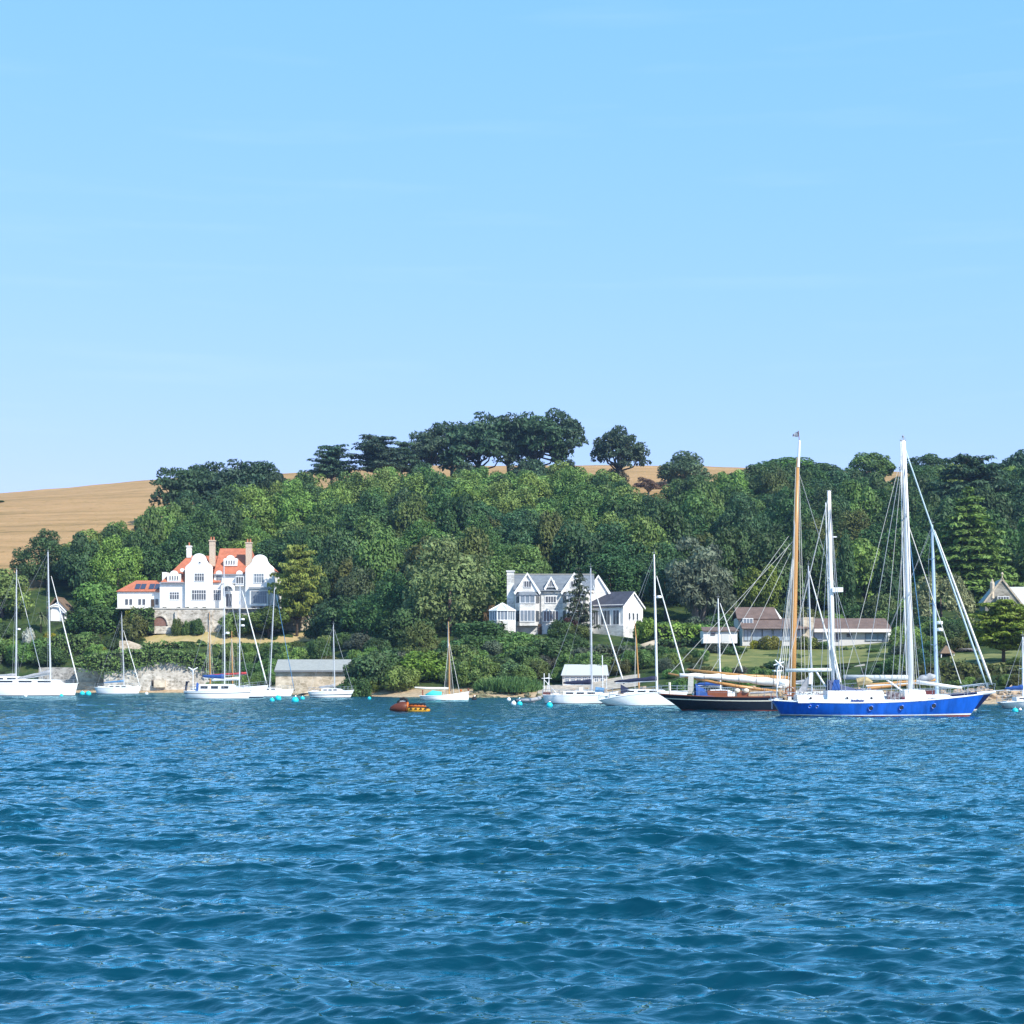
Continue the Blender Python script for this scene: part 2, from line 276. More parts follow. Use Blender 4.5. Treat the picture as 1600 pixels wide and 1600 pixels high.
LEAF=leafmat('leaf'); BARK=mat('bark',(.13,.10,.08),rough=.9,var=.5,vscale=6); PALEBARK=mat('pale_bark',(.33,.29,.25),rough=.9,var=.4,vscale=6)
PINEBARK=mat('pine_bark',(.065,.052,.045),rough=.9,var=.4,vscale=6)
def unit(v): return v/(np.linalg.norm(v,axis=-1,keepdims=True)+1e-9)
def leaves(lobes,per,size,jit=.55,up=.25,asp=1.6,seed=0,lo=-.55,tv=(.62,1.35),rim=(.8,1.1)):
    """leaf-sized faces over the surface of each lobe; lobe = (centre, radii[, drop])"""
    g=np.random.default_rng(seed); V=[];T=[]
    ztop=max(l[0][2]+l[1][2] for l in lobes)
    for (c,r) in lobes:
        k=int(per*(r[0]*r[1]+r[0]*r[2])/2/2.2)+6
        d=unit(g.normal(size=(int(k*1.8)+8,3))); d=d[d[:,2]>lo][:k]; k=len(d)
        p=np.array(c)+d*np.array(r)*g.uniform(*rim,size=(k,1))
        nrm=unit(d/np.array(r)+ (0,0,0)); nrm=unit(nrm+g.normal(size=(k,3))*jit+np.array([0,0,up]))
        t=unit(np.cross(nrm,unit(g.normal(size=(k,3))))); bt=np.cross(nrm,t)
        s=size*g.uniform(.6,1.4,size=(k,1)); a=s*asp*.5; b=s*.5
        V.append(np.stack([p-t*a,p+bt*b*.9-t*a*.1,p+t*a-nrm*s*.15,p-bt*b*.9+t*a*.1],1))
        lt=g.uniform(*tv); T.append(np.repeat(lt*g.uniform(.78,1.22,size=k),4))
    V=np.concatenate(V).reshape(-1,3); T=np.concatenate(T); return V,T
def crown_mesh(name,V,T): return arrmesh(name,V,np.arange(len(V)).reshape(-1,4),[LEAF],tone=T)
def limbs(paths,m=None,n=6):
    b=MB()
    for P,r in paths: b.path(P,r,n)
    me=bpy.data.meshes.new('trunk'); me.from_pydata(b.v,[],b.f); me.materials.append(m or BARK); me.polygons.foreach_set('use_smooth',[True]*len(b.f)); me.update(); return me
def domelobes(g,n,c,rad,r0,r1,zmin=-.35,flat=.85):
    L=[]
    for i in range(n):
        d=unit(g.normal(size=3)); 
        while d[2]<zmin: d=unit(g.normal(size=3))
        q=g.uniform(.55,.98)**.6; rr=g.uniform(r0,r1)
        L.append((np.array(c)+d*(np.array(rad)-rr*.7)*q,(rr,rr,rr*flat)))
    return L
KIND={}
def addkind(k,trunk,crown): KIND.setdefault(k,[]).append((trunk,crown))
# all kinds are modelled in a 10 x 10 x 10 box standing on z = 0
for i in range(7):                                     # broadleaf
    g=np.random.default_rng(100+i)
    L=[((0,0,5.0),(3.3,3.3,3.8))]+domelobes(g,34,(0,0,5.3),(5.0,5.0,4.75),.9,1.75,zmin=-.75)
    V,T=leaves(L,190,.34,jit=.5,seed=i,tv=(.65,1.35))
    tr=limbs([([(0,0,-1.5),(0,.05,1.5),(.1,0,3.2),(.2,.1,6)],[.34,.28,.22,.08])]+[([(.1,0,2.6),(2.6*math.cos(a),2.6*math.sin(a),5.6)],[.17,.05]) for a in g.uniform(0,6.28,4)])
    addkind('broad',tr,crown_mesh('crown',V,T))
for i in range(5):                                     # very large broadleaf, finer leaves
    g=np.random.default_rng(150+i)
    L=[((0,0,4.6),(3.4,3.4,3.8))]+domelobes(g,64,(0,0,5.1),(5.0,5.0,4.9),.6,1.35,zmin=-.8)
    V,T=leaves(L,330,.22,jit=.5,seed=150+i,tv=(.65,1.4))
    addkind('bigbroad',limbs([([(0,0,-1.5),(0,.05,1.5),(.1,0,3.2),(.2,.1,6)],[.34,.28,.22,.08])]),crown_mesh('crown',V,T))
for i in range(4):                                     # low rounded bush, foliage to the ground
    g=np.random.default_rng(200+i)
    L=[((0,0,1.6),(3.8,3.8,2.4))]+domelobes(g,30,(0,0,1.9),(5,5,4.0),.9,1.7,zmin=-.35,flat=.95)
    V,T=leaves(L,170,.36,jit=.45,seed=20+i,lo=-.8,up=.15,tv=(.6,1.4))
    addkind('bush',limbs([([(0,0,-1),(0,.1,2),(.3,0,4)],[.3,.2,.06])]),crown_mesh('crown',V,T))
for i in range(6):                                     # skyline pine: bare leaning limbs under a broad ragged dome of needle plates
    g=np.random.default_rng(300+i); L=[];P=[]
    lean=g.uniform(-.8,.8); P.append(([(0,0,-2),(lean*.3,0,1.6),(lean*.7,.2,4.0),(lean*1.1,.1,7.4)],[.34,.28,.20,.08]))
    for j in range(19):
        a=j*2.4+g.uniform(-.4,.4); rr=(.7+3.5*((j+.5)/19)**.6)*g.uniform(.85,1.1); zt=9.3-.215*rr*rr+g.uniform(-1.3,.3); zb=g.uniform(1.8,4.4)
        e=np.array([lean*.8+rr*math.cos(a),rr*math.sin(a),zt-.5]); s0=np.array([lean*.5,.1,zb]); mid=(s0+e)/2+np.array([.5*math.cos(a),.5*math.sin(a),-.7])
        P.append(([s0,mid,e],[.16,.11,.04]))
        L.append((e+(0,0,.1),(1.45,1.45,.75)))
        for q in range(4): L.append((e+np.array([g.uniform(-1.2,1.2),g.uniform(-1.2,1.2),g.uniform(-1.7,.5)]),(g.uniform(.7,1.25),g.uniform(.7,1.25),g.uniform(.35,.6))))
        if g.random()<.6: L.append((mid+np.array([g.uniform(.6,1.4)*math.cos(a),g.uniform(.6,1.4)*math.sin(a),.7]),(1.0,1.0,.42)))
    V,T=leaves(L,100,.30,jit=.8,up=.5,seed=40+i,lo=-.5,asp=2.2,tv=(.65,1.35))
    addkind('pine',limbs(P,PINEBARK),crown_mesh('crown',V,T))
def tiered(seed,nt,prof,size,per,droop,thick=.32,gap=1.0,jit=.45,zlo=.6,zhi=9.8,up=.9,asp=2.2,irr=.3):
    g=np.random.default_rng(seed); L=[];P=[([(0,0,-1),(0,0,5),(.05,0,zhi-.2)],[.32,.2,.04])]
    for k in range(nt):
        f=k/(nt-1); z0_=zlo+(zhi-zlo)*f; rad=prof(f); m=max(3,int(6*rad/2.5*gap)+2)
        for j in range(m):
            a=2*math.pi*(j+g.uniform(-.35,.35))/m+k*1.3; rr=rad*g.uniform(1-irr,1.08); c,s=math.cos(a),math.sin(a); z=z0_+g.uniform(-1,1)*irr*.62*(zhi-zlo)/nt
            P.append(([(0,0,z-.1*rad),(c*rr*.9,s*rr*.9,z-droop*rr*.85)],[.09,.03]))
            for q in (.35,.62,.88):
                L.append((np.array([c*rr*q,s*rr*q,z-droop*rr*q**1.5+g.uniform(-.08,.08)]),(.3+.27*rr*(1.1-q*.6),.3+.27*rr*(1.1-q*.6),thick)))
    V,T=leaves(L,per,size,jit=jit,up=up,seed=seed,lo=-.4,asp=asp,tv=(.75,1.25)); return limbs(P,n=4),crown_mesh('crown',V,T)
for i in range(2): addkind('spruce',*tiered(400+i,14,lambda f:4.9*(1-f)**.75+.25,.25,190,.16,thick=.26))
for i in range(3): addkind('cedar',*tiered(420+i,7,lambda f:4.6*(1-.15*f-.30*f*f)+.4,.28,130,-.05,thick=.30,zlo=4.2,zhi=9.3,irr=.8))
for i in range(2): addkind('goldcypress',*tiered(440+i,9,lambda f:4.9*math.sin(math.pi*(.22+.70*f))**.7,.26,170,-.16,thick=.24,zlo=2.4,zhi=9.3,up=.55,irr=.6))
addkind('sparse',*tiered(460,11,lambda f:4.6*(1-f)**.8+.6,.36,34,.12,thick=.3,gap=.5,zlo=1.2,irr=.6))
for i in range(2):                                     # flame-shaped cypress
    g=np.random.default_rng(500+i); L=[]
    for j in range(46):
        f=g.uniform(0,1); z=.8+8.4*f; rad=3.9*math.sin(math.pi*min(.93,.16+.8*f**.85))**.8; a=g.uniform(0,6.28)
        L.append((np.array([rad*.72*math.cos(a),rad*.72*math.sin(a),z]),(1.15,1.15,1.5)))
    V,T=leaves(L,110,.36,jit=.4,up=.5,seed=50+i,asp=2.4,tv=(.75,1.2)); addkind('cypress',limbs([([(0,0,-1),(0,0,8)],[.3,.05])]),crown_mesh('crown',V,T))
for i in range(2):                                     # open grey-green tree with pale limbs showing
    g=np.random.default_rng(520+i); L=[];P=[([(0,0,-1),(.1,0,2.2)],[.38,.3])]
    for j in range(11):
        a=j*2.4+g.uniform(-.4,.4); rr=g.uniform(1.2,4.0); zt=g.uniform(5.2,9.0)-.12*rr*rr*.5
        e=np.array([rr*math.cos(a),rr*math.sin(a),zt]); P.append(([(.1,0,2.0),(e[0]*.4,e[1]*.4,4.2),e],[.2,.13,.04]))
        for q in range(4): L.append((e+g.normal(size=3)*(.9,.9,.6),(g.uniform(.8,1.3),)*2+(g.uniform(.6,.9),)))
    V,T=leaves(L,300,.23,jit=.6,up=.3,seed=60+i,asp=2.2); addkind('open',limbs(P,PALEBARK),crown_mesh('crown',V,T))
for i in range(2):                                     # weeping dome, curtains of small leaves
    g=np.random.default_rng(540+i); L=[]
    for j in range(60):
        a=g.uniform(0,6.28); f=g.uniform(0,1)**.7; rr=4.3*math.sin(f*1.5)**.8; z=8.9-6.4*(f**2.2)
        L.append((np.array([rr*math.cos(a),rr*math.sin(a),z]),(.75,.75,1.15)))
    V,T=leaves(L,260,.25,jit=.55,up=.1,seed=70+i,asp=1.9); addkind('weeping',limbs([([(0,0,-1),(.1,0,3),(0,0,7)],[.4,.3,.1])]),crown_mesh('crown',V,T))
def palm(seed,trunk):
    g=np.random.default_rng(seed); V=[];T=[]
    for j in range(34):
        a=j*2.39996; el=g.uniform(-.5,1.3); L=4.6
        pts=[]
        for q in np.linspace(0,1,6): pts.append(np.array([math.cos(a)*L*q*math.cos(el*.8),math.sin(a)*L*q*math.cos(el*.8),trunk+L*(math.sin(el)*q*.8-.55*q*q)]))
        side=np.array([-math.sin(a),math.cos(a),0])
        for q in range(5):
            w0,w1=(.55*(1-abs(q/5-.35)),.55*(1-abs((q+1)/5-.35)));
            V.append([pts[q]-side*w0,pts[q]+side*w0,pts[q+1]+side*w1*.9,pts[q+1]-side*w1*.9]); T+= [g.uniform(.7,1.3)]*4
    return limbs([([(0,0,-1),(.1,0,trunk*.5),(0,0,trunk+.1)],[.42,.36,.32])]),crown_mesh('crown',np.array(V).reshape(-1,3),np.array(T))
addkind('palm',*palm(1,6.0))
def spikes(seed,n,h):
    g=np.random.default_rng(seed); V=[];T=[]
    for j in range(n):
        x,y=g.uniform(-5,5),g.uniform(-5,5)*.8
        hh=h*(1-.5*(abs(x)/5)**2)*g.uniform(.6,1.05); lx,ly=g.normal(0,.13*hh),g.normal(0,.13*hh); a=g.uniform(0,3.14); w=g.uniform(.10,.2); dx,dy=w*math.cos(a),w*math.sin(a)
        V.append([(x-dx,y-dy,-.5),(x+dx,y+dy,-.5),(x+lx+dx*.3,y+ly+dy*.3,hh),(x+lx-dx*.3,y+ly-dy*.3,hh)]); T+=[g.uniform(.7,1.35)]*4
    return crown_mesh('crown',np.array(V).reshape(-1,3),np.array(T))
addkind('reeds',limbs([([(0,0,-1),(0,0,2)],[.2,.1])]),spikes(3,1500,10))
# greens: real leaf albedo
G_MID=(.106,.186,.046); G_DARK=(.056,.110,.034); G_BLUE=(.050,.106,.042); G_LIGHT=(.160,.246,.058); G_GREY=(.088,.105,.066); G_YEL=(.22,.225,.018); G_PINE=(.055,.102,.052); G_LIME=(.125,.215,.028); G_OLIVE=(.095,.115,.032); G_BROWN=(.20,.12,.05)
tcount={}
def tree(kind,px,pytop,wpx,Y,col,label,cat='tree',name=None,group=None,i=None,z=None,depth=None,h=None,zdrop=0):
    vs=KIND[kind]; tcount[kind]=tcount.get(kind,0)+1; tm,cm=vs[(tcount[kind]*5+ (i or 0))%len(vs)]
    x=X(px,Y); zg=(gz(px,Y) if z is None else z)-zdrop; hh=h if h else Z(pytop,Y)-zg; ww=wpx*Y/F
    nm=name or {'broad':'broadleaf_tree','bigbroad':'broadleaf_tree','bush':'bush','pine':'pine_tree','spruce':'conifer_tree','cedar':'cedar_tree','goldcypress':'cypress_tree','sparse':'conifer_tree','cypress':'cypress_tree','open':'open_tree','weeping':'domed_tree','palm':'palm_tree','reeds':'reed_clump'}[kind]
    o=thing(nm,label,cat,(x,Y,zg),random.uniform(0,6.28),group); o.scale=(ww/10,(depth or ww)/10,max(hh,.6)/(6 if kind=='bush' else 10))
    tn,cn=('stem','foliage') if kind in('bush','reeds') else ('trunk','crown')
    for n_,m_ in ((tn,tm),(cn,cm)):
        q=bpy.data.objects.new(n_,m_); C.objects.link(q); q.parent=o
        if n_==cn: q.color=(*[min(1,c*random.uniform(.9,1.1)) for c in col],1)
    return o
# --- the wood on the slope
CAN=[(-300,900),(20,872),(50,838),(100,828),(130,830),(190,812),(215,782),(250,772),(300,766),(340,757),(440,744),(480,733),(560,728),(640,730),(750,729),(850,725),(905,719),(935,726),(964,742),(990,757),(1016,771),(1040,774),(1050,748),(1108,737),(1130,732),(1174,727),(1200,720),(1250,719),(1310,732),(1345,722),(1372,738),(1388,757),(1404,757),(1416,738),(1440,726),(1470,724),(1505,716),(1540,722),(1580,722),(1620,705),(1900,700)]
cu=[a for a,_ in CAN]; cv=[b for _,b in CAN]
FRONT=([-300,180,240,440,470,560,600,760,800,1010,1040,1100,1150,1400,1440,1540,1560,1900],[414,414,424,424,408,396,350,345,362,362,350,346,352,352,348,348,366,366])
EXC=[(1425,1612,340,394),(1012,1172,340,360),(1292,1405,340,362),(600,800,330,360)]                                                 # (u0,u1,Y0,Y1) kept free
def zone(u):
    return ('above the white house' if u<440 else 'between the big houses' if u<780 else 'behind the grey stone house' if u<1020 else 'behind the bungalow' if u<1400 else 'beside the big tiered conifer')
wood_n=0
row=0; Y=345.0
while Y<600:
    u=-110+ (row%2)*20
    while u<1715:
        du=9.6*F/Y
        uu=u+random.uniform(-.3,.3)*du; yy=Y+random.uniform(-5,5)
        f=np.interp(uu,*FRONT); bk=np.interp(uu,*WOODB)-5
        if f<yy<bk and not any(a<uu<b_ and c<yy<d for a,b_,c,d in EXC):
            g0=gz(uu,yy); h=random.uniform(9.5,17.5); wm_=random.choice((9,11,12,14,16,18))*random.uniform(.92,1.08)
            top=np.interp(uu,cu,cv)+random.uniform(-2,10); hmax=Z(top,yy)-g0
            if hmax>4.0:
                if bk-yy<34 and hmax<22: h=hmax
                h=min(h,hmax); wm_=min(wm_,h*1.45)
                r=random.random(); lightbias=.52 if 380<uu<1010 and yy>440 else .16
                col,word=((G_LIGHT,'pale green') if r<lightbias else (G_MID,'mid green') if r<lightbias+.30 else (G_DARK,'dark green') if r<lightbias+.52 else (G_BLUE,'blue green') if r<.88 else (G_OLIVE,'olive green'))
                if uu>1080 and random.random()<.5: col,word=(G_DARK,'dark green')
                q_=(yy-f)/max(bk-f,1); lvl='at the lower edge' if q_<.22 else 'in the lower half' if q_<.5 else 'in the upper half' if q_<.8 else 'at the top edge'
                tree('bigbroad' if wm_>14 else 'broad',uu,0,wm_*F/yy,yy,col,f'{word} broadleaf tree {lvl} of the wood {zone(uu)}',group=f'{word} trees {lvl} of the wood {zone(uu)}',h=h+2.5,zdrop=2.5); wood_n+=1
        u+=du
    row+=1; Y+=13.5 if Y<430 else 15.5
# ---------------------------------------------------------------- building materials
WHITE=mat('white_render',(.78,.77,.745),rough=.85,spec=.15,var=.13,vscale=.9,stretch=(1.6,1,.5),lo=.3,hi=.6)
TRIM=mat('white_trim',(.80,.80,.79),rough=.5)
REDT=rooftile('red_clay_tile',(.50,.175,.10),(.40,.135,.075))
SLATE=rooftile('grey_slate',(.20,.225,.25),(.145,.165,.19))
DSLATE=rooftile('dark_slate',(.075,.08,.105),(.055,.06,.08))
BROWNT=rooftile('brown_tile',(.185,.130,.108),(.135,.095,.08))
THATCH=mat('thatch',(.24,.165,.11),rough=.95,var=.4,vscale=4,bump=.5,stretch=(6,6,1))
CREAM=stone('pale_coursed_stone',(.62,.61,.58),(.78,.77,.74),(.64,.63,.61),scale=1.3,asp=(1,1,2.4))
RUBBLE=stone('rubble_stone',(.38,.34,.28),(.66,.61,.53),(.50,.46,.40),scale=1.5)
GREYST=stone('grey_rubble',(.24,.23,.215),(.46,.44,.41),(.36,.34,.31),scale=1.3)
SANDST=stone('sandstone',(.48,.40,.29),(.66,.57,.44),(.55,.47,.36),scale=1.1,asp=(1,1,2))
OLDST=stone('old_grey_stone',(.26,.245,.20),(.42,.39,.33),(.33,.31,.26),scale=1.2,asp=(1,1,2))
GLASS=mat('window_glass',(.075,.085,.095),rough=.08,spec=.6)
CURT=mat('curtained_glass',(.22,.27,.32),rough=.15,spec=.5,var=.4,vscale=1.5,stretch=(4,1,.2))
FRAMEG=mat('grey_frame',(.16,.17,.18),rough=.5); SOLAR=mat('dark_panel',(.045,.05,.085),rough=.15,spec=.6); POT=mat('terracotta',(.42,.16,.09),rough=.8)
CHIM=mat('cream_brick',(.62,.50,.38),rough=.85,var=.25,vscale=5); BRICK=mat('dull_brick',(.27,.15,.12),rough=.9,var=.35,vscale=7); LEAD=mat('lead',(.30,.32,.34),rough=.5,metal=.2); DOORW=mat('dark_wood',(.08,.055,.04),rough=.6,var=.3)
class Bld:
    def __init__(s,name,label,cat,px0,py0,Y,rz=0,group=None):
        s.s=Y/F; s.px=px0; s.py=py0; s.Y=Y; s.o=thing(name,label,cat,(X(px0,Y),Y,Z(py0,Y)),rz,group)
    def x(s,px): return (px-s.px)*s.s
    def z(s,py): return (s.py-py)*s.s
    def wallbox(s,name,px0,px1,pyb,pyt,y0,y1,m,parent=None):
        return MB().box(s.x(px0),s.x(px1),y0,y1,s.z(pyb),s.z(pyt)).obj(name,m,parent or s.o)
    def poly(s,pts): return [(s.x(a),s.z(b)) for a,b in pts]
    def win(s,px0,px1,pyt,pyb,n=3,y=0.0,rows=1,fm=None,gm_=None,parent=None,name='window',fw=.10):
        fm=fm or TRIM; x0,x1,z0,z1=s.x(px0),s.x(px1),s.z(pyb),s.z(pyt); b=MB(); d=y-.09; e=y+.02
        b.box(x0-fw,x1+fw,d,e,z1,z1+fw).box(x0-fw,x1+fw,d-.04,e,z0-fw,z0).box(x0-fw,x0,d,e,z0,z1).box(x1,x1+fw,d,e,z0,z1)
        bw=fw*.75
        for i in range(1,n): c=x0+(x1-x0)*i/n; b.box(c-bw/2,c+bw/2,d+.01,e,z0,z1)
        for j in range(1,rows):
            c=z0+(z1-z0)*(j/rows if rows!=2 else .66); b.box(x0,x1,d+.02,e,c-bw/2,c+bw/2)
        f=b.obj(name,fm,parent or s.o)
        MB().box(x0+.003,x1-.003,y-.03,y+.015,z0+.003,z1-.003).obj('pane',gm_ or GLASS,f); return f
def arc(cx,cy,r,a0,a1,n=8,ry=None): return [(cx+r*math.cos(R(a0+(a1-a0)*i/n)),cy-(ry or r)*math.sin(R(a0+(a1-a0)*i/n))) for i in range(n+1)]
def chimney(B,px0,px1,pyt,pyb,y0,m,pots=2,capm=None):
    s=B.s; x0,x1=B.x(px0),B.x(px1); w=x1-x0
    b=MB().box(x0,x1,y0,y0+1.2,B.z(pyb),B.z(pyt)).box(x0-.12,x1+.12,y0-.12,y0+1.32,B.z(pyt),B.z(pyt)+.25).box(x0-.05,x1+.05,y0-.05,y0+1.25,B.z(pyt+5)-.1,B.z(pyt+5)+.12)
    c=b.obj('chimney',m,B.o)
    for i in range(pots):
        xx=x0+w*(i+.5)/pots; MB().path([(xx,y0+.6,B.z(pyt)+.25),(xx,y0+.6,B.z(pyt)+.65),(xx,y0+.6,B.z(pyt)+.95)],[.2,.15,.17],8).obj('chimney_pot',POT,c)
    return c
# ------------------------------------------------ white house with red roofs
B=Bld('white_house','large white house with red tiled roofs and curved gables above a terrace','house',312,950,398)
x,z=B.x,B.z
# left wing
B.wallbox('wall',181,249,950,923,1.5,9,WHITE)
b=MB(); e0=(x(179.5),1.1,z(923.5)); e1=(x(249),1.1,z(923.5)); r0=(x(205),5.2,z(905)); r1=(x(249),5.2,z(905)); f0=(x(179.5),9.3,z(923.5)); f1=(x(249),9.3,z(923.5))
b.slab([e0,e1,r1,r0],.14).slab([f0,r0,r1,f1],.14).slab([f0,e0,r0],.14); wr=b.obj('roof',REDT,B.o)
def onroof(px,py,y0,z0,y1,z1):                          # point on a front slope seen at that height
    t=(z(py)-z0)/(z1-z0); return (x(px),y0+(y1-y0)*t,z(py))
for a,c in ((207,224.5),(229,247)):
    for k in range(2):
        p0=a+(c-a)*k/2+.5; p1=a+(c-a)*(k+1)/2-.5
        q=[onroof(p0,920,1.1,z(923.5),5.2,z(905)),onroof(p1,920,1.1,z(923.5),5.2,z(905)),onroof(p1,911.5,1.1,z(923.5),5.2,z(905)),onroof(p0,911.5,1.1,z(923.5),5.2,z(905))]
        q=[(u_,v_-.07,w_+.09) for u_,v_,w_ in q]; MB().slab(q,.07).obj('roof_light',SOLAR,wr)
for a,c in ((194,197.5),(200.5,204),(214.5,218),(221,224.5),(241,245)): B.win(a,c,936,944,1,1.5,fm=FRAMEG,fw=.05)
d=B.win(234,239,936,947.5,1,1.5,fm=FRAMEG,fw=.05,name='door',gm_=DOORW)
# main block
B.wallbox('wall',249.6,384,950,910.5,0,11,WHITE)
b=MB(); zr=z(866); ze=z(910)
b.slab([(x(251.5),-.45,ze),(x(345),-.45,ze),(x(345),5.2,zr),(x(287),5.2,zr)],.16).slab([(x(251.5),11.4,ze),(x(251.5),-.45,ze),(x(287),5.2,zr)],.16).slab([(x(345),5.2,zr),(x(345),11.4,ze),(x(251.5),11.4,ze),(x(287),5.2,zr)],.16)
b.obj('roof',REDT,B.o)
b=MB(); zr2=z(853.5); ze2=z(897)
b.slab([(x(334),-.35,ze2),(x(393),-.35,ze2),(x(386),6.8,zr2),(x(336),6.8,zr2)],.16).slab([(x(336),6.8,zr2),(x(386),6.8,zr2),(x(393),13,ze2),(x(334),13,ze2)],.16).slab([(x(393),-.35,ze2),(x(400),11,ze2),(x(386),6.8,zr2)],.16).slab([(x(334),13,ze2),(x(334),-.35,ze2),(x(336),6.8,zr2)],.16)
b.obj('roof',REDT,B.o)
B.wallbox('wall',334.4,384.6,911,897.4,.02,11,WHITE); B.wallbox('gutter',334.4,384.2,898.3,897.2,-.5,-.32,LEAD)
B.wallbox('gutter',250,289,911.2,909.9,-.62,-.47,LEAD)
# tall curved gables
def gable(cx,hw,base,sh,y0,th,name='gable'):
    L=[(cx-hw,base),(cx+hw,base),(cx+hw,sh)]
    right=[(cx+hw*.99,sh-2),(cx+hw*.93,sh-4.5),(cx+hw*.82,sh-6.5),(cx+hw*.70,sh-8.5),(cx+hw*.60,sh-11.5),(cx+hw*.55,sh-14)]
    top=arc(cx,sh-14.5,hw*.52,0,180,10,ry=9.5)
    pts=L+right+top+[(2*cx-a,b_) for a,b_ in reversed(right)]+[(cx-hw,sh)]
    g=MB().ext(B.poly(pts),y0,y0+th).obj(name,WHITE,B.o)
    rim=right[:-1]+top+[(2*cx-a,b_) for a,b_ in reversed(right[:-1])]
    MB().path([(x(a),y0+th*.5,z(b_)+.03) for a,b_ in rim],.11,5).obj('coping',TRIM,g); return g
gable(311.5,21.3,950,890,-.75,.6); gable(407,22.3,950,892,-1.2,.6)
for cx,hw,yy0 in ((311.5,20.5,-.15),(407,21.5,-.6)):    # roofs running back behind the gables
    b=MB(); zt=z(871); zb=z(891)
    b.slab([(x(cx-hw),yy0,zb),(x(cx),yy0,zt),(x(cx),8,zt),(x(cx-hw),8,zb)],.1).slab([(x(cx),yy0,zt),(x(cx+hw),yy0,zb),(x(cx+hw),8,zb),(x(cx),8,zt)],.1); b.obj('roof',REDT,B.o)
B.wallbox('wall',385,429,950,893,-.55,11,WHITE)
B.wallbox('lean_to',429.3,434,950,922,-.4,6,WHITE)
MB().ring((x(313),-.78,z(879.5)),.26,.07).obj('round_window',TRIM,B.o)
MB().path([(x(313),-.80,z(879.5)),(x(313),-.70,z(879.5))],.22,12).obj('round_pane',GLASS,B.o)
B.win(305.5,319.5,896.5,908,4,-.75,2); B.win(301,322.5,922.5,937.5,6,-.75,2); B.win(265.5,279.5,925.5,936.5,4,0,2)
B.win(338,346.5,898,909.5,3,0,1); B.win(333.8,346,922,938,4,0,2,fw=.08)
b=MB().ext(B.poly([(368.5,916),(368.5,901),(382.5,901),(382.5,916)]),-.8,-.003); bay=b.obj('bay',WHITE,B.o)
B.win(370,381,902,912,3,-.8,1,parent=bay)
B.win(398.5,413,897,911,4,-1.2,2,gm_=CURT); 
bb=MB().ext(B.poly([(392.5,947),(392.5,921),(421,921),(421,947)]),-2.2,-1.203).obj('bay',WHITE,B.o); MB().box(x(391),x(422.5),-2.5,-1.21,z(921)+.003,z(918)).obj('bay_roof',LEAD,B.o)
B.win(395.5,418.5,925,942.5,7,-2.2,2,fm=LEAD,gm_=CURT,parent=bb)
# dormers
def dormer(px0,px1,pyb,pyt,ya,yb,n):
    cx=(px0+px1)/2; hw=(px1-px0)/2
    pts=[(px0,pyb),(px1,pyb),(px1,pyt+5),(px1-2.5,pyt+5)]+arc(cx,pyt+4,hw*.58,0,180,8,ry=5)+[(px0+2.5,pyt+5),(px0,pyt+5)]
    dd=MB().ext(B.poly(pts),ya,ya+.35).box(x(px0)+.1,x(px1)-.1,ya+.352,yb,z(pyb),z(pyt+4)).obj('dormer',WHITE,B.o)
    for i in range(n):
        c=px0+3+(px1-px0-6)*(i+.5)/n; B.win(c-.9,c+.9,pyt+7.5,pyb-3,1,ya,fw=.03,parent=dd)
dormer(261.5,283,909,892.5,-.3,3.2,4); dormer(347.5,369,883.5,867.5,1.6,5,4)
for c in (342.5,374.5):
    MB().ext(B.poly([(c-5,899),(c+5,899)]+arc(c,896.5,5,0,180,8,ry=5)),-.42,-.1).obj('eyebrow_gable',WHITE,B.o)
B.wallbox('dormer',248.5,256,909,892.5,3.5,7,WHITE); MB().ext(B.poly(arc(285,891,3,0,360,10)[:-1]),-.5,.8).obj('finial_block',WHITE,B.o)
# porch with a round arch
po=[(347,950)]+[(347,917)]+arc(357.5,917,10.5,180,0,12,ry=5)+[(368,950),(365.2,950),(365.2,922)]+arc(357.5,922,7.7,0,180,12,ry=6)+[(349.8,950)]
b=MB(); y0,y1=-1.6,-1.0
P=B.poly(po); n_=len(P)
half=[(i,) for i in range(n_)]
# build the arch as quads between outer and inner outlines
outer=[(347,950),(347,917)]+arc(357.5,917,10.5,180,0,12,ry=5)[1:-1]+[(368,917),(368,950)]
inner=[(349.8,950),(349.8,923)]+arc(357.5,923,7.7,180,0,12,ry=7)[1:-1]+[(365.2,923),(365.2,950)]
for i in range(len(outer)-1):
    q=[outer[i],inner[i],inner[i+1],outer[i+1]]; p_=[(x(a),z(c)) for a,c in q]
    b.raw([(a,y0,c) for a,c in p_]+[(a,y1,c) for a,c in p_],[(0,1,2,3),(7,6,5,4),(0,3,7,4),(1,5,6,2),(0,4,5,1),(3,2,6,7)])
b.box(x(347),x(368),-1.0,-.01,z(912),z(911)); b.obj('porch',WHITE,B.o)
B.win(353,362.5,928,948,2,0,1,name='door'); MB().ext(B.poly([(349.9,923)]+arc(357.5,923,7.5,180,0,10,ry=6.5)[::-1][:0]+[(365,923)]+arc(357.5,923,7.5,0,180,10,ry=6.5)[1:-1]),-.06,-.01).obj('fanlight',CURT,B.o)
chimney(B,285.5,292.5,852,869,4.6,WHITE,1); chimney(B,325.5,334,845,884,1.2,CHIM,2); chimney(B,382,391,848,887,1.8,CHIM,2)
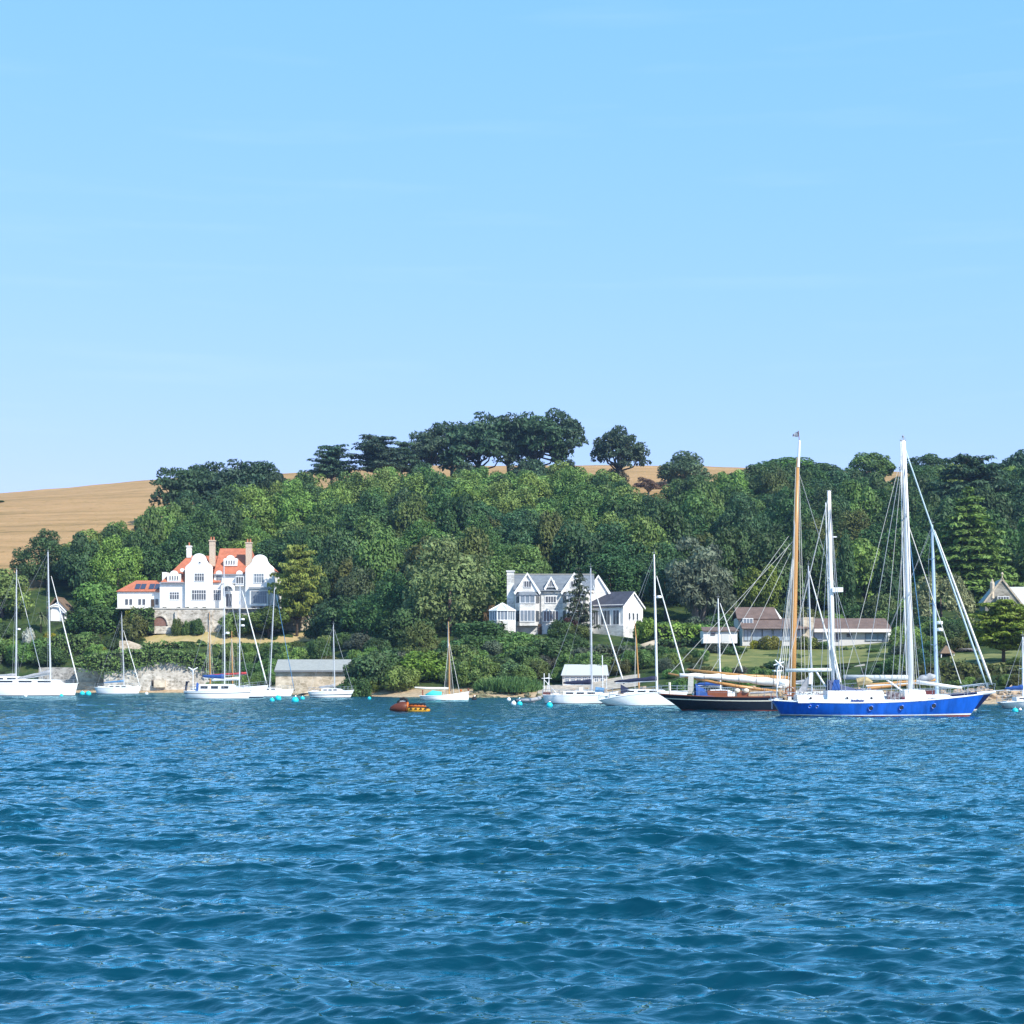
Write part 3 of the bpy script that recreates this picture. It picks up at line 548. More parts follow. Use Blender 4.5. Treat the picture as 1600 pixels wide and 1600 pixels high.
for i,(px_,n_) in enumerate(((257,1),(279,1),(293,1),(305.5,1),(319,1),(396,1),(408,1),(419,1))):
    o=thing('clipped_shrub',['dark clipped shrub at the left corner of the white house wall','dark round pot shrub under the left ground floor window','dark round pot shrub left of the centre gable windows','dark round pot shrub under the centre gable windows','dark round pot shrub right of the centre gable windows','dark low shrub under the left of the big bay window','dark low shrub under the middle of the big bay window','dark low shrub under the right of the big bay window'][i],'shrub',(X(px_,396.6),396.6,Z(949.5,396.6)-.5),0,'shrubs along the white house terrace'); o.scale=(.13,.13,.12)
    for nn,mm in zip(('stem','foliage'),KIND['bush'][i%4]): q=bpy.data.objects.new(nn,mm); C.objects.link(q); q.parent=o; q.color=(.03,.05,.03,1)
# terrace wall below the white house
B=Bld('terrace_wall','grey rubble terrace retaining wall with a brick arch below the white house','wall',300,984,394.5); x,z=B.x,B.z
b=MB().box(x(238),x(352),0,1.6,z(990),z(951.5)); wl=b.obj('wall',RUBBLE,B.o)
MB().box(x(181),x(436),-.15,4.5,z(951.4),z(949.8)).obj('coping',mat('pale_coping',(.55,.52,.47),rough=.85),B.o)
MB().box(x(352.2),x(436),.6,1.6,z(990),z(951.5)).obj('wall',GREYST,B.o)
a_=arc(250,976,11.5,0,180,12,ry=13)
MB().ext(B.poly([(238.5,978),(261.5,978)]+a_),-.05,.5).obj('arch_recess',BRICK,B.o); MB().path([(x(a),-.12,z(c)) for a,c in arc(250,976,12.3,0,180,12,ry=14)],.22,5).obj('arch_ring',RUBBLE,B.o)
for c in (276,330): MB().box(x(c-2),x(c+2),-.5,-.003,z(990),z(955)).obj('buttress',RUBBLE,B.o)
B=Bld('garden_wall','dark rough stone garden wall beside the forked golden cypress','wall',475,985,396); x,z=B.x,B.z
MB().box(x(440),x(486),0,1,z(990),z(955)).obj('wall',OLDST,B.o); MB().box(x(470),x(482),-.4,-.003,z(985),z(957)).obj('pillar',SANDST,B.o)
B=Bld('balustrade','pale arched stone balustrade at the end of the terrace','balustrade',500,975,399); x,z=B.x,B.z
MB().box(x(488),x(511),0,.5,z(956),z(954)).obj('rail',SANDST,B.o)
for c in (489,493.5,498,502.5,507,510): MB().box(x(c-.7),x(c+.7),.05,.45,z(974),z(956.1)).obj('pillar',SANDST,B.o)
# ------------------------------------------------ grey stone house
B=Bld('grey_stone_house','pale stone house with grey slate roof, three white gables and tall bay windows','house',870,975,332); x,z=B.x,B.z
B.wallbox('wall',804,920,978,922.5,0,9,CREAM)
b=MB(); zr=z(896); ze=z(921.5)
b.slab([(x(802),-.4,ze),(x(930),-.4,ze),(x(930),4.5,zr),(x(803),4.5,zr)],.15).slab([(x(803),4.5,zr),(x(930),4.5,zr),(x(930),9.4,ze),(x(802),9.4,ze)],.15); b.obj('roof',SLATE,B.o)
MB().box(x(802),x(930),4.35,4.65,zr+.02,zr+.18).obj('ridge',mat('ridge_tile',(.33,.33,.30),rough=.8),B.o)
MB().ext(B.poly([(803.2,922),(803.4,921)]),0,0.01) if 0 else None
def pgable(cx,apx,hw,foot,y0,depth,m=CREAM,win=None):
    p=B.poly([(cx-hw,foot),(cx+hw,foot),(cx,apx)]); g=MB().ext(p,y0,y0+.3).obj('gable',m,B.o)
    b=MB()
    for sg in (-1,1):
        a=np.array([x(cx+sg*(hw+1.8)),0,z(foot+1.4)]); c=np.array([x(cx),0,z(apx-1.4)])
        b.raw([(a[0],y0-.25,a[2]),(c[0],y0-.25,c[2]),(c[0],y0-.25,c[2]-.42),(a[0]-sg*.25,y0-.25,a[2]-.36),(a[0],y0+.05,a[2]),(c[0],y0+.05,c[2]),(c[0],y0+.05,c[2]-.42),(a[0]-sg*.25,y0+.05,a[2]-.36)],[(0,1,2,3),(7,6,5,4),(0,4,5,1),(3,2,6,7),(0,3,7,4),(1,5,6,2)])
    b.obj('bargeboard',TRIM,g)
    b=MB(); b.slab([(x(cx-hw-1.6),y0-.2,z(foot+.8)),(x(cx),y0-.2,z(apx-.8)),(x(cx),depth,z(apx-.8)),(x(cx-hw-1.6),depth,z(foot+.8))],.06).slab([(x(cx),y0-.2,z(apx-.8)),(x(cx+hw+1.6),y0-.2,z(foot+.8)),(x(cx+hw+1.6),depth,z(foot+.8)),(x(cx),depth,z(apx-.8))],.06); b.obj('gable_roof',SLATE,B.o)
    if win: B.win(*win,y=y0,parent=g,fw=.07)
    return g
def baywin(cx,py_t,py_b):
    # canted two-storey bay with its own little roof
    bw=18; y0=-1.9
    b=MB(); P=[(x(cx-bw),-.003),(x(cx-bw+6),y0),(x(cx+bw-6),y0),(x(cx+bw),-.003)]
    zb,zt=z(978),z(931)
    b.raw([(a,c,zb) for a,c in P]+[(a,c,zt) for a,c in P],[(0,1,5,4),(1,2,6,5),(2,3,7,6),(4,5,6,7)]); bay=b.obj('bay',CREAM,B.o)
    Pe=[(x(cx-bw-1.5),-.003),(x(cx-bw+5),y0-.25),(x(cx+bw-5),y0-.25),(x(cx+bw+1.5),-.003)]
    b=MB(); b.raw([(a,c,z(930.5)) for a,c in Pe]+[(x(cx-bw+6),-.003,z(922.6)),(x(cx+bw-6),-.003,z(922.6))],[(0,1,4),(1,2,5,4),(2,3,5),(0,3,2,1)]); b.obj('bay_roof',SLATE,bay)
    for yt,yb in ((932,942.5),(954.5,971)):
        B.win(cx-bw+7,cx+bw-7,yt,yb,3 if yt<940 else 4,y0,parent=bay,rows=1,gm_=CURT)
        for sg in (-1,1):
            b=MB(); ang=math.atan2(-y0,6*B.s)
            for k in range(2):
                t0=.12+.4*k; t1=t0+.34
                for (ta,tb,m_,off) in ((t0,t1,1,.06),):
                    q=[]
                    for t in (ta,tb):
                        q.append((x(cx+sg*bw)+(x(cx+sg*(bw-6))-x(cx+sg*bw))*t+sg*off*math.sin(ang),-.003+(y0)*t-off*math.cos(ang)))
                    (ax,ay),(bx,by)=q
                    vs=[(ax,ay,z(yb)),(bx,by,z(yb)),(bx,by,z(yt)),(ax,ay,z(yt))]
                    b.slab(vs,.05,k=0)
            b.obj('side_light',GLASS,bay)
g1=pgable(824,896,19.5,925,-.55,4.2,win=(819,829.5,908.5,917.5,3)); g2=pgable(897,896,19.5,925,-.55,4.2,win=(892,902.5,908.5,917.5,3)); pgable(861,902,9.5,918.5,-.3,3.5,win=(856.5,866,908,917,4))
baywin(824,0,0); baywin(897,0,0)
B.win(852.5,868.5,932,941.5,4,0); B.win(849.5,872,955,971,5,0)
B.wallbox('gutter',843,878,923.4,922.2,-.62,-.42,LEAD); B.wallbox('downpipe',844.3,845.6,975,925,-.16,-.02,FRAMEG)
B.wallbox('plinth',796,926,1004,978.2,-.35,9,CREAM)
B.wallbox('basement_door',840.5,846.5,996,975,-.5,-.36,DOORW)
g3=pgable(936,898,18.5,925,3.0,8.5,m=WHITE); B.wallbox('wall',918,955,978,925.2,3.05,9,WHITE)
# chimney with a shaded side
chimney(B,792,803.5,893,978,1.2,CREAM,0)
# right wing, turned so that its long front faces left and its gable end faces the sun
wing=MB(); wl_=8.2; ww_=6.2; hz=z(945.5)-z(978); hr=z(924.5)-z(978)
wing.extx([(0,0),(ww_,0),(ww_,hz),(ww_/2,hr),(0,hz)],-wl_,0); wo=wing.obj('wing_wall',WHITE,B.o)
wo.location=(x(972.5),-2.1,z(978)); wo.rotation_euler=(0,0,R(-37))
b=MB(); b.slab([(-wl_-.2,-.35,hz-.28),(.25,-.35,hz-.28),(.25,ww_/2,hr+.12),(-wl_-.2,ww_/2,hr+.12)],.14).slab([(-wl_-.2,ww_/2,hr+.12),(.25,ww_/2,hr+.12),(.25,ww_+.35,hz-.28),(-wl_-.2,ww_+.35,hz-.28)],.14); b.obj('wing_roof',DSLATE,wo)
b=MB()
for (a,c) in ((0,1),(1,0)):
    pass
for (ya,za,yb,zb) in ((-.4,hz-.36,ww_/2,hr+.02),(ww_/2,hr+.02,ww_+.4,hz-.36)):
    b.raw([(.22,ya,za),(.22,yb,zb),(.22,yb,zb-.3),(.22,ya,za-.3),(.30,ya,za),(.30,yb,zb),(.30,yb,zb-.3),(.30,ya,za-.3)],[(0,1,2,3),(7,6,5,4),(0,4,5,1),(3,2,6,7),(0,3,7,4),(1,5,6,2)])
b.obj('bargeboard',TRIM,wo)
for xx,w_ in ((-1.4,1.25),(-3.6,1.9),(-5.9,1.5)):
    b=MB(); 
    b.box(xx-w_/2-.1,xx+w_/2+.1,-.10,.02,.15,2.75,k=0)
    n_=3 if w_>1.3 else 2
    for i in range(n_): cw=w_/n_; b.box(xx-w_/2+i*cw+.06,xx-w_/2+(i+1)*cw-.06,-.115,-.09,.25,2.65,k=1)
    b.obj('tall_window',[TRIM,GLASS],wo)
b=MB()
for i in range(3): b.box(.0,.09,1.5+i*1.25,2.2+i*1.25,1.0,2.3,k=0).box(.08,.105,1.58+i*1.25,2.12+i*1.25,1.08,2.22,k=1)
b.obj('end_window',[TRIM,GLASS],wo)
b=MB().box(-wl_,.3,-.35,ww_+.3,-4.3,-.004); pl=b.obj('wing_plinth',CREAM,wo)
# ------------------------------------------------ octagonal conservatory on its stone base
B=Bld('conservatory','white glazed octagonal conservatory on a pale stone base left of the grey house','conservatory',785,974,329); x,z=B.x,B.z
r=2.45; pts=[(r*math.cos(R(22.5+45*i)),r*math.sin(R(22.5+45*i))) for i in range(8)]
b=MB(); b.raw([(a,c,z(1003)) for a,c in pts]+[(a,c,z(970)) for a,c in pts],[(i,(i+1)%8,(i+1)%8+8,i+8) for i in range(8)]+[tuple(range(8,16))]); b.obj('base_wall',CREAM,B.o)
zg0,zg1,zap=z(970)+.01,z(954.5),z(942.5); rg=2.32; gp=[(rg*math.cos(R(22.5+45*i)),rg*math.sin(R(22.5+45*i))) for i in range(8)]
b=MB(); b.raw([(a,c,zg0) for a,c in gp]+[(a,c,zg1) for a,c in gp],[(i,(i+1)%8,(i+1)%8+8,i+8) for i in range(8)]); b.obj('glazing',CURT,B.o)
b=MB(); b.raw([(a*1.07,c*1.07,zg1+.02) for a,c in gp]+[(0,0,zap)],[(i,(i+1)%8,8) for i in range(8)]); b.obj('glass_roof',mat('pale_roof_glass',(.50,.53,.55),rough=.2,spec=.5),B.o)
b=MB()
for i in range(8):
    a,c=gp[i]; a2,c2=gp[(i+1)%8]; b.tube((a,c,zg0),(a,c,zg1),.10); b.tube((a*1.07,c*1.07,zg1+.05),(0,0,zap+.04),.08); b.tube((a*1.04,c*1.04,zg1),(a2*1.04,c2*1.04,zg1),.12); b.tube((a,c,zg0),(a2,c2,zg0),.10)
    for t in (.33,.66): b.tube((a+(a2-a)*t,c+(c2-c)*t,zg0),(a+(a2-a)*t,c+(c2-c)*t,zg1),.055)
b.obj('frame',TRIM,B.o)
# ------------------------------------------------ brown-roofed bungalow
B=Bld('bungalow','long low bungalow with brown tiled roofs and wide windows above a lawn','house',1260,1009,319); x,z=B.x,B.z
PALEG=mat('painted_sky_glass',(.34,.42,.48),rough=.12,spec=.6,var=.25,vscale=.8); STW=mat('pale_grey_render',(.60,.585,.55),rough=.85,var=.08); PINKF=mat('pale_fascia',(.74,.66,.62),rough=.6)  # bungalow glass: the reflected sky is painted in as a pale base colour
B.wallbox('wall',1160,1262,1009,982,0,8,STW)
b=MB(); b.slab([(x(1158),-1.1,z(982)),(x(1263),-1.1,z(982)),(x(1263),3.4,z(965)),(x(1158),3.4,z(965))],.16).slab([(x(1158),3.4,z(965)),(x(1263),3.4,z(965)),(x(1263),8,z(982)),(x(1158),8,z(982))],.16); b.obj('roof',BROWNT,B.o)
MB().box(x(1164),x(1262),-.2,-.12,z(973.2),z(972.4)).obj('roof_edge',TRIM,B.o) if 0 else None
up=MB().box(x(1157),x(1218),3.2,9.5,z(982),z(964.5)).obj('upper_wall',STW,B.o)
b=MB(); b.slab([(x(1154.5),2.6,z(966)),(x(1222),2.6,z(966)),(x(1218),6.6,z(946.5)),(x(1155),6.6,z(946.5))],.16).slab([(x(1155),6.6,z(946.5)),(x(1218),6.6,z(946.5)),(x(1222),10.6,z(966)),(x(1154.5),10.6,z(966))],.16); b.obj('upper_roof',BROWNT,B.o)
MB().slab([(x(1218.2),6.6,z(947)),(x(1221.5),2.7,z(965.8)),(x(1226.5),3.4,z(965.8))],.12).obj('roof_gable',TRIM,B.o)
B.win(1163,1177.5,966.5,975.5,3,1.3,fw=.08,gm_=CURT,name='dormer_window'); MB().box(x(1162),x(1178.5),1.33,4.2,z(977),z(965.5)).obj('dormer',STW,B.o)
for a,c,n_ in ((1163,1173,2),(1176,1190,1),(1192,1206,1),(1209,1222,1),(1226,1238,1),(1241,1253,1)): B.win(a,c,984,1000.5,n_,0,fm=FRAMEG,gm_=PALEG,fw=.08)
B.wallbox('chimney',1254,1270.5,1009,964.5,-.4,1.6,SANDST)
B.wallbox('wall',1271,1390,1009,982.4,.02,8,STW)
b=MB(); b.slab([(x(1271),-1.0,z(982)),(x(1391.5),-1.0,z(982)),(x(1389.5),3.6,z(965)),(x(1271),3.6,z(965))],.16).slab([(x(1271),3.6,z(965)),(x(1389.5),3.6,z(965)),(x(1391.5),8.2,z(982)),(x(1271),8.2,z(982))],.16); b.obj('roof',BROWNT,B.o)
MB().box(x(1271),x(1390),-1.0,-.05,z(988),z(982.6)).obj('fascia',PINKF,B.o)
B.win(1272.5,1284.5,983.5,999.5,1,-.02,fm=FRAMEG,gm_=PALEG,fw=.08); B.win(1304,1311,991,1001,1,.02,fm=FRAMEG,fw=.08); B.win(1323.5,1330.5,990.5,994.5,1,.02,fm=FRAMEG,fw=.08); B.win(1352.5,1381,990.5,1001,3,.02,fm=FRAMEG,gm_=PALEG,fw=.09)
MB().box(x(1160),x(1254),-1.02,-.95,z(983.2),z(981.6)).obj('fascia',TRIM,B.o)
B.wallbox('end_wall',1386,1391,1009,983,-.9,-.01,WHITE)
B=Bld('garage','small white garage with a shallow brown roof left of the bungalow','garage',1125,1003,312); x,z=B.x,B.z
B.wallbox('wall',1099,1152,1005,985.5,0,6,WHITE); MB().slab([(x(1097),-.4,z(985.3)),(x(1154),-.4,z(985.3)),(x(1152),4,z(978.5)),(x(1099),4,z(978.5))],.14).obj('roof',BROWNT,B.o); B.win(1111,1117,989,992,1,0,fm=FRAMEG,fw=.06)
B.wallbox('door',1127,1139,1003,989,-.05,-.003,mat('grey_white_door',(.55,.56,.55),rough=.6))
# ------------------------------------------------ stone boathouses on the shore
B=Bld('stone_boathouse','long stone boathouse with a grey slate roof at the back of the beach','boathouse',490,1080,314); x,z=B.x,B.z
B.wallbox('wall',430.5,545,1083,1048.5,0,7,SANDST); b=MB(); b.slab([(x(429),-.5,z(1048)),(x(547),-.5,z(1048)),(x(546),3.6,z(1030)),(x(430),3.6,z(1030))],.16).slab([(x(430),3.6,z(1030)),(x(546),3.6,z(1030)),(x(547),7.6,z(1048)),(x(429),7.6,z(1048))],.16); b.obj('roof',mat('weathered_slate',(.30,.315,.30),rough=.85,var=.15,vscale=2),B.o)
MB().ext(B.poly([(430.5,1048),(545,1048),(545,1047.5)]),0,0.1) if 0 else None
MB().box(x(429),x(547),-.62,-.48,z(1050),z(1047.3)).obj('gutter',FRAMEG,B.o)
MB().extx([(0,z(1048.6)),(7,z(1048.6)),(3.6,z(1031.5))],x(544),x(544.9)).obj('gable',SANDST,B.o)
B=Bld('white_roofed_boathouse','small boathouse with a pale metal roof and a row of windows by the shore','boathouse',913,1073,290); x,z=B.x,B.z
B.wallbox('wall',879,949,1076,1055.5,0,5.5,mat('pale_boards',(.62,.58,.52),rough=.8,var=.15,vscale=3)); PM=mat('pale_metal_roof',(.46,.485,.48),rough=.5,spec=.3,var=.08,stretch=(8,1,1))
b=MB(); b.slab([(x(876.5),-.45,z(1055)),(x(951),-.45,z(1055)),(x(950),2.9,z(1038)),(x(883),2.9,z(1038))],.1).slab([(x(883),2.9,z(1038)),(x(950),2.9,z(1038)),(x(951),6,z(1055)),(x(876.5),6,z(1055))],.1).slab([(x(876.5),6,z(1055)),(x(876.5),-.45,z(1055)),(x(883),2.9,z(1038))],.1); b.obj('roof',PM,B.o)
for i in range(7): B.win(883+i*9.2,889+i*9.2,1058,1065,2,0,2,fw=.07,gm_=CURT)
# ------------------------------------------------ thatched cottage, gothic house, summerhouse
B=Bld('thatched_cottage','white gabled cottage with a steep brown roof, half hidden behind the left yachts','cottage',92,962,403); x,z=B.x,B.z
MB().ext(B.poly([(79,972),(104,972),(104,952),(91,938),(79,950)]),0,5).obj('wall',WHITE,B.o)
b=MB(); b.slab([(x(88),-.5,z(932)),(x(88),7,z(932)),(x(113),7,z(958)),(x(113),-.5,z(958))],.3).slab([(x(88),-.5,z(932)),(x(88),7,z(932)),(x(74),7,z(950)),(x(74),-.5,z(950))],.3); b.obj('roof',THATCH,B.o)
MB().path([(x(79),-.55,z(948.5)),(x(86),-.55,z(945)),(x(94),-.55,z(946)),(x(104),-.55,z(957))],.17,5).obj('bargeboard',TRIM,B.o); B.win(95,101,958,968,2,0)
B=Bld('gothic_stone_house','grey stone house end with a steep gable, finial and pale slate roof behind golden cypress','house',1566,960,345,R(-8)); x,z=B.x,B.z
MB().ext(B.poly([(1540,975),(1597,975),(1597,944),(1566,904),(1540,938)]),0,10).obj('wall',OLDST,B.o)
b=MB()
for sg,fx,fy in ((-1,1537,941),(1,1600.5,948)):
    b.slab([(x(1566),-.2,z(902.5)),(x(1566),.4,z(902.5)),(x(fx),.4,z(fy)),(x(fx),-.2,z(fy))],.3)
b.obj('coping',SANDST,B.o); MB().slab([(x(1566),.45,z(903.5)),(x(1566),10.5,z(903.5)),(x(1601),10.5,z(948)),(x(1601),.45,z(948))],.15).slab([(x(1566),.45,z(903.5)),(x(1566),10.5,z(903.5)),(x(1536),10.5,z(941)),(x(1536),.45,z(941))],.15).obj('roof',mat('pale_slate',(.42,.44,.44),rough=.7),B.o)
MB().tube((x(1566),.1,z(903)),(x(1566),.1,z(894)),.12).ball((x(1566),.1,z(897)),.25).box(x(1564.6),x(1567.4),0,.2,z(895.8),z(894.6)).obj('finial',SANDST,B.o)
MB().path([(x(1551),.3,z(935)),(x(1551),.3,z(911)),(x(1551),.3,z(904))],[.5,.45,.05],6).obj('pinnacle',SANDST,B.o)
MB().ext(B.poly([(1557,945),(1577,945),(1577,931),(1557,931)]),-.8,-.003).obj('bay',OLDST,B.o); B.win(1559,1575,933,943,4,-.8)
MB().slab([(x(1584),8,z(914)),(x(1640),8,z(914)),(x(1640),3,z(950)),(x(1600),3,z(950))],.2).obj('side_roof',mat('pale_slate_two',(.46,.47,.47),rough=.7),B.o); B.wallbox('side_wall',1600,1640,975,950,3.3,9,OLDST)
B=Bld('summerhouse','little open summerhouse with a thatched pyramid roof on the lawn edge','summerhouse',1478,1031,287); x,z=B.x,B.z
b=MB(); c=[(x(1466),-1.3),(x(1490),-1.3),(x(1490),1.3),(x(1466),1.3)]; b.raw([(a,d_,z(1021)) for a,d_ in c]+[(0,0,z(1008))],[(0,1,4),(1,2,4),(2,3,4),(3,0,4),(3,2,1,0)]); b.obj('roof',THATCH,B.o)
for i,(a,d_) in enumerate(c): MB().tube((a*.82,d_*.82,z(1036)),(a*.82,d_*.82,z(1021)),.09).obj('post',TRIM,B.o)
MB().box(x(1470),x(1486),.6,.7,z(1034),z(1021)).obj('back_panel',DOORW,B.o)
# ------------------------------------------------ sea walls
def seawall(name,label,top,bot,Y,m,th=1.2):
    px0=sum(a for a,_ in top)/len(top); B=Bld(name,label,'sea wall',px0,bot,Y); b=MB()
    for (a,ya),(c,yc) in zip(top[:-1],top[1:]):
        b.raw([(B.x(a),0,B.z(bot+6)),(B.x(c),0,B.z(bot+6)),(B.x(c),.25,B.z(yc)),(B.x(a),.25,B.z(ya)),(B.x(a),th,B.z(bot+6)),(B.x(c),th,B.z(bot+6)),(B.x(c),th,B.z(yc)),(B.x(a),th,B.z(ya))],[(0,1,2,3),(7,6,5,4),(3,2,6,7),(0,3,7,4),(1,5,6,2)])
    b.obj('wall',m,B.o); return B
seawall('sea_wall','dark weathered block sea wall behind the two big left yachts',[(60,1043),(90,1042.5),(117,1043)],1073,379,GREYST)
Bw=seawall('sea_wall','warm sandstone sea wall block with steps left of the rubble wall',[(118,1044),(140,1043.5),(161,1044)],1076,377,SANDST)
MB().box(Bw.x(122),Bw.x(152),-1.2,-.003,Bw.z(1080),Bw.z(1066)).box(Bw.x(136),Bw.x(152),-2.2,-1.203,Bw.z(1080),Bw.z(1072)).obj('step',SANDST,Bw.o)
Bw=seawall('sea_wall','pale rubble sea wall with a curved top behind the beach left of the boathouse',[(162,1044),(215,1036),(240,1032.5),(290,1033),(345,1040),(360,1050),(429,1052)],1073,372,RUBBLE)
MB().box(Bw.x(237),Bw.x(243),-.08,.3,Bw.z(1072),Bw.z(1063)).obj('doorway',DOORW,Bw.o); MB().box(Bw.x(241.5),Bw.x(259),-.9,-.005,Bw.z(1074),Bw.z(1063)).obj('buttress',SANDST,Bw.o)
Bw=seawall('garden_wall','pale plastered garden retaining wall with a sloping top above the left hedge',[(186,1001),(200,1001),(214,1006),(235,1015)],1016,386,SANDST); Bw.o['category']='garden wall'
Bw=seawall('garden_wall','low stone wall and ramp right of the grey house by the light hedge',[(995,1010),(1003,1006),(1022,1000),(1028,1000)],1016,316,SANDST); Bw.o['category']='garden wall'
Bw=seawall('garden_wall','pale stone ramp wall on the lawn behind the blue ketch',[(1326,1050),(1336,1041),(1352,1037)],1053,282,GREYST); Bw.o['category']='garden wall'
# ---------------------------------------------------------------- boats
GEL=mat('white_gelcoat',(.80,.81,.81),rough=.25,spec=.5,var=.05,vscale=1.5); DECK=mat('pale_deck',(.68,.68,.65),rough=.7,var=.1); ALU=mat('anodised_mast',(.62,.64,.66),rough=.35,metal=.35); WMAST=mat('white_mast',(.82,.82,.81),rough=.35)
BMAST=mat('pale_blue_mast',(.38,.50,.60),rough=.4); WIRE=mat('rigging_wire',(.42,.43,.44),rough=.5,metal=.3); ROPE=mat('pale_rope',(.62,.60,.55),rough=.8); DROPE=mat('tarred_rope',(.12,.10,.08),rough=.8)
CBLUE=mat('blue_canvas',(.025,.085,.30),rough=.85,var=.25,vscale=4); NAVY=mat('navy_canvas',(.020,.026,.062),rough=.85,var=.3,vscale=4); GREYC=mat('grey_canvas',(.36,.37,.39),rough=.85,var=.3,vscale=4); PBLUE=mat('faded_blue_canvas',(.10,.24,.42),rough=.85,var=.2,vscale=4); RED=mat('red_canvas',(.40,.05,.05),rough=.85)
SAIL=mat('white_sailcloth',(.78,.77,.73),rough=.8,var=.1,vscale=3); DARKW=mat('tinted_window',(.02,.022,.025),rough=.1,spec=.6); BOOT=mat('dark_boot_stripe',(.03,.045,.07),rough=.4); REDB=mat('red_antifouling',(.24,.045,.035),rough=.6,var=.3)
VARN=mat('varnished_spruce',(.52,.27,.085),rough=.35,spec=.5,var=.25,vscale=3,stretch=(6,6,.3)); TEAK=mat('varnished_mahogany',(.22,.07,.03),rough=.35,spec=.5,var=.2); BLACKH=mat('black_hull_paint',(.010,.012,.020),rough=.25,spec=.5); BLUEH=mat('royal_blue_hull',(.004,.105,.55),rough=.32,spec=.5,var=.38,vscale=.8,stretch=(2.2,1,.45),lo=.35,hi=.58); NAVYH=mat('navy_hull',(.010,.016,.075),rough=.25,spec=.5)
GOLD=mat('cream_line',(.70,.66,.55),rough=.5); STEEL=mat('stainless',(.55,.56,.57),rough=.25,metal=.8); TURQ=mat('turquoise_plastic',(.015,.50,.58),rough=.4); TURQC=mat('turquoise_canvas',(.06,.52,.50),rough=.8); WPL=mat('white_plastic',(.78,.78,.77),rough=.4); BLACK=mat('black_rubber',(.015,.015,.016),rough=.7); ORAN=mat('orange_pvc',(.50,.12,.015),rough=.45,var=.12); YEL=mat('yellow_pvc',(.56,.28,.02),rough=.45,var=.1); GREYH=mat('grey_hypalon',(.30,.31,.33),rough=.7)
def hull(root,xs,xb,ws,wb,zs,zm,zb,beam,mats,tr=.55,flare=1.0,bands=None,name='hull',fine=1.0,N=22,deckz=None,deck=DECK):
    """xs..xb: deck line stern to bow; ws..wb: waterline; zs/zm/zb sheer heights; bands: list of (upper fraction, material index)"""
    bands=bands or [(.12,1),(1,0)]
    H=[-.25,0.0]; ks=[1 if len(mats)>1 else 0]
    prev=0.0
    for top,k in bands:
        n=max(1,int((top-prev)/.2+.5))
        for i in range(n): H.append(prev+(top-prev)*(i+1)/n); ks.append(k)
        prev=top
    ts=np.linspace(0,1,N)**.9
    def half(t,h):
        dk=(1-((t-.42)/.58)**2.3) if t>.42 else tr+(1-tr)*(1-((.42-t)/.42)**2)
        wl=((1-((t-.45)/.55)**1.7) if t>.45 else (.35*tr+(1-.35*tr)*(1-((.45-t)/.45)**1.8)))
        f=max(0,min(1,h))**.6
        if h<0: wl*=.9
        return beam/2*(wl*.94*(1-f)+dk*f)*(1 if h>=0 else .96)
    V=[];Fc=[];Mi=[];nh=len(H)
    for t in ts:
        sheer=zs*(1-t)**2+2*(2*zm-.5*zs-.5*zb)*t*(1-t)+zb*t*t
        for sgn in (1,-1):
            for h in H:
                e=max(0,h); x0=ws+(xs-ws)*e**1.2; x1=wb+(xb-wb)*e**fine
                V.append((x0+(x1-x0)*t,sgn*half(t,h),sheer*h if h>=0 else h))
    st=2*nh
    for i in range(N-1):
        for j in range(nh-1):
            a=i*st+j; Fc.append((a,a+1,a+st+1,a+st)); Mi.append(ks[j])
            a+=nh; Fc.append((a+1,a,a+st,a+st+1)); Mi.append(ks[j])
    for j in range(nh-1): Fc.append((j,nh+j,nh+j+1,j+1)); Mi.append(ks[j])
    b=MB(); b.v=V; b.f=Fc; b.m=Mi; ho=b.obj(name,mats,root,smooth=True)
    d=MB(); dv=[]
    for i in range(N):
        a=V[i*st+nh-1]; dv+=[(a[0],a[1]*.985,a[2]-.04),(a[0],0,a[2]+.04),(a[0],-a[1]*.985,a[2]-.04)]
    d.raw(dv,[(3*i,3*i+3,3*i+4,3*i+1) for i in range(N-1)]+[(3*i+1,3*i+4,3*i+5,3*i+2) for i in range(N-1)]); d.obj('deck',deck,root)
    r=MB()
    for sgn in (0,1): r.path([tuple(np.array(V[i*st+sgn*nh+nh-1])+(0,0,.02)) for i in range(N)],.045,5)
    r.obj('toe_rail',TEAK if mats[0] in (BLACKH,) else mats[0] if mats[0] in(NAVYH,) else GEL,root)
    return V,st,nh,ts
class Boat:
    def __init__(s,name,label,cat,Y,px0,yaw=0,group=None):
        s.s=Y/F; s.px=px0; s.c=1/math.cos(R(yaw)); s.Y=Y; s.o=thing(name,label,cat,(X(px0,Y),Y,0),R(yaw),group)
    def x(s,px): return (px-s.px)*s.s*s.c
    def z(s,py): return CAMZ-(py-HZ)*s.s
    def wire(s,name,pts,r=.022,m=None,n=4): return MB().path(pts,r,n).obj(name,m or WIRE,s.o)
def stanchions(B,V,st,nh,ts,h=.62,step=2,t0=.0,t1=1.0):
    b=MB()
    for sg in (0,1):
        P=[]
        for i,t in enumerate(ts):
            if t0<=t<=t1: p=np.array(V[i*st+sg*nh+nh-1]); P.append(p*(1,.97,1)+(0,0,0))
        for p in P[::step]: b.tube(p,p+(0,0,h),.018,n=4)
        b.path([p+(0,0,h) for p in P],.014,4).path([p+(0,0,h*.5) for p in P],.010,4)
    return b.obj('guard_rail',STEEL,B.o)
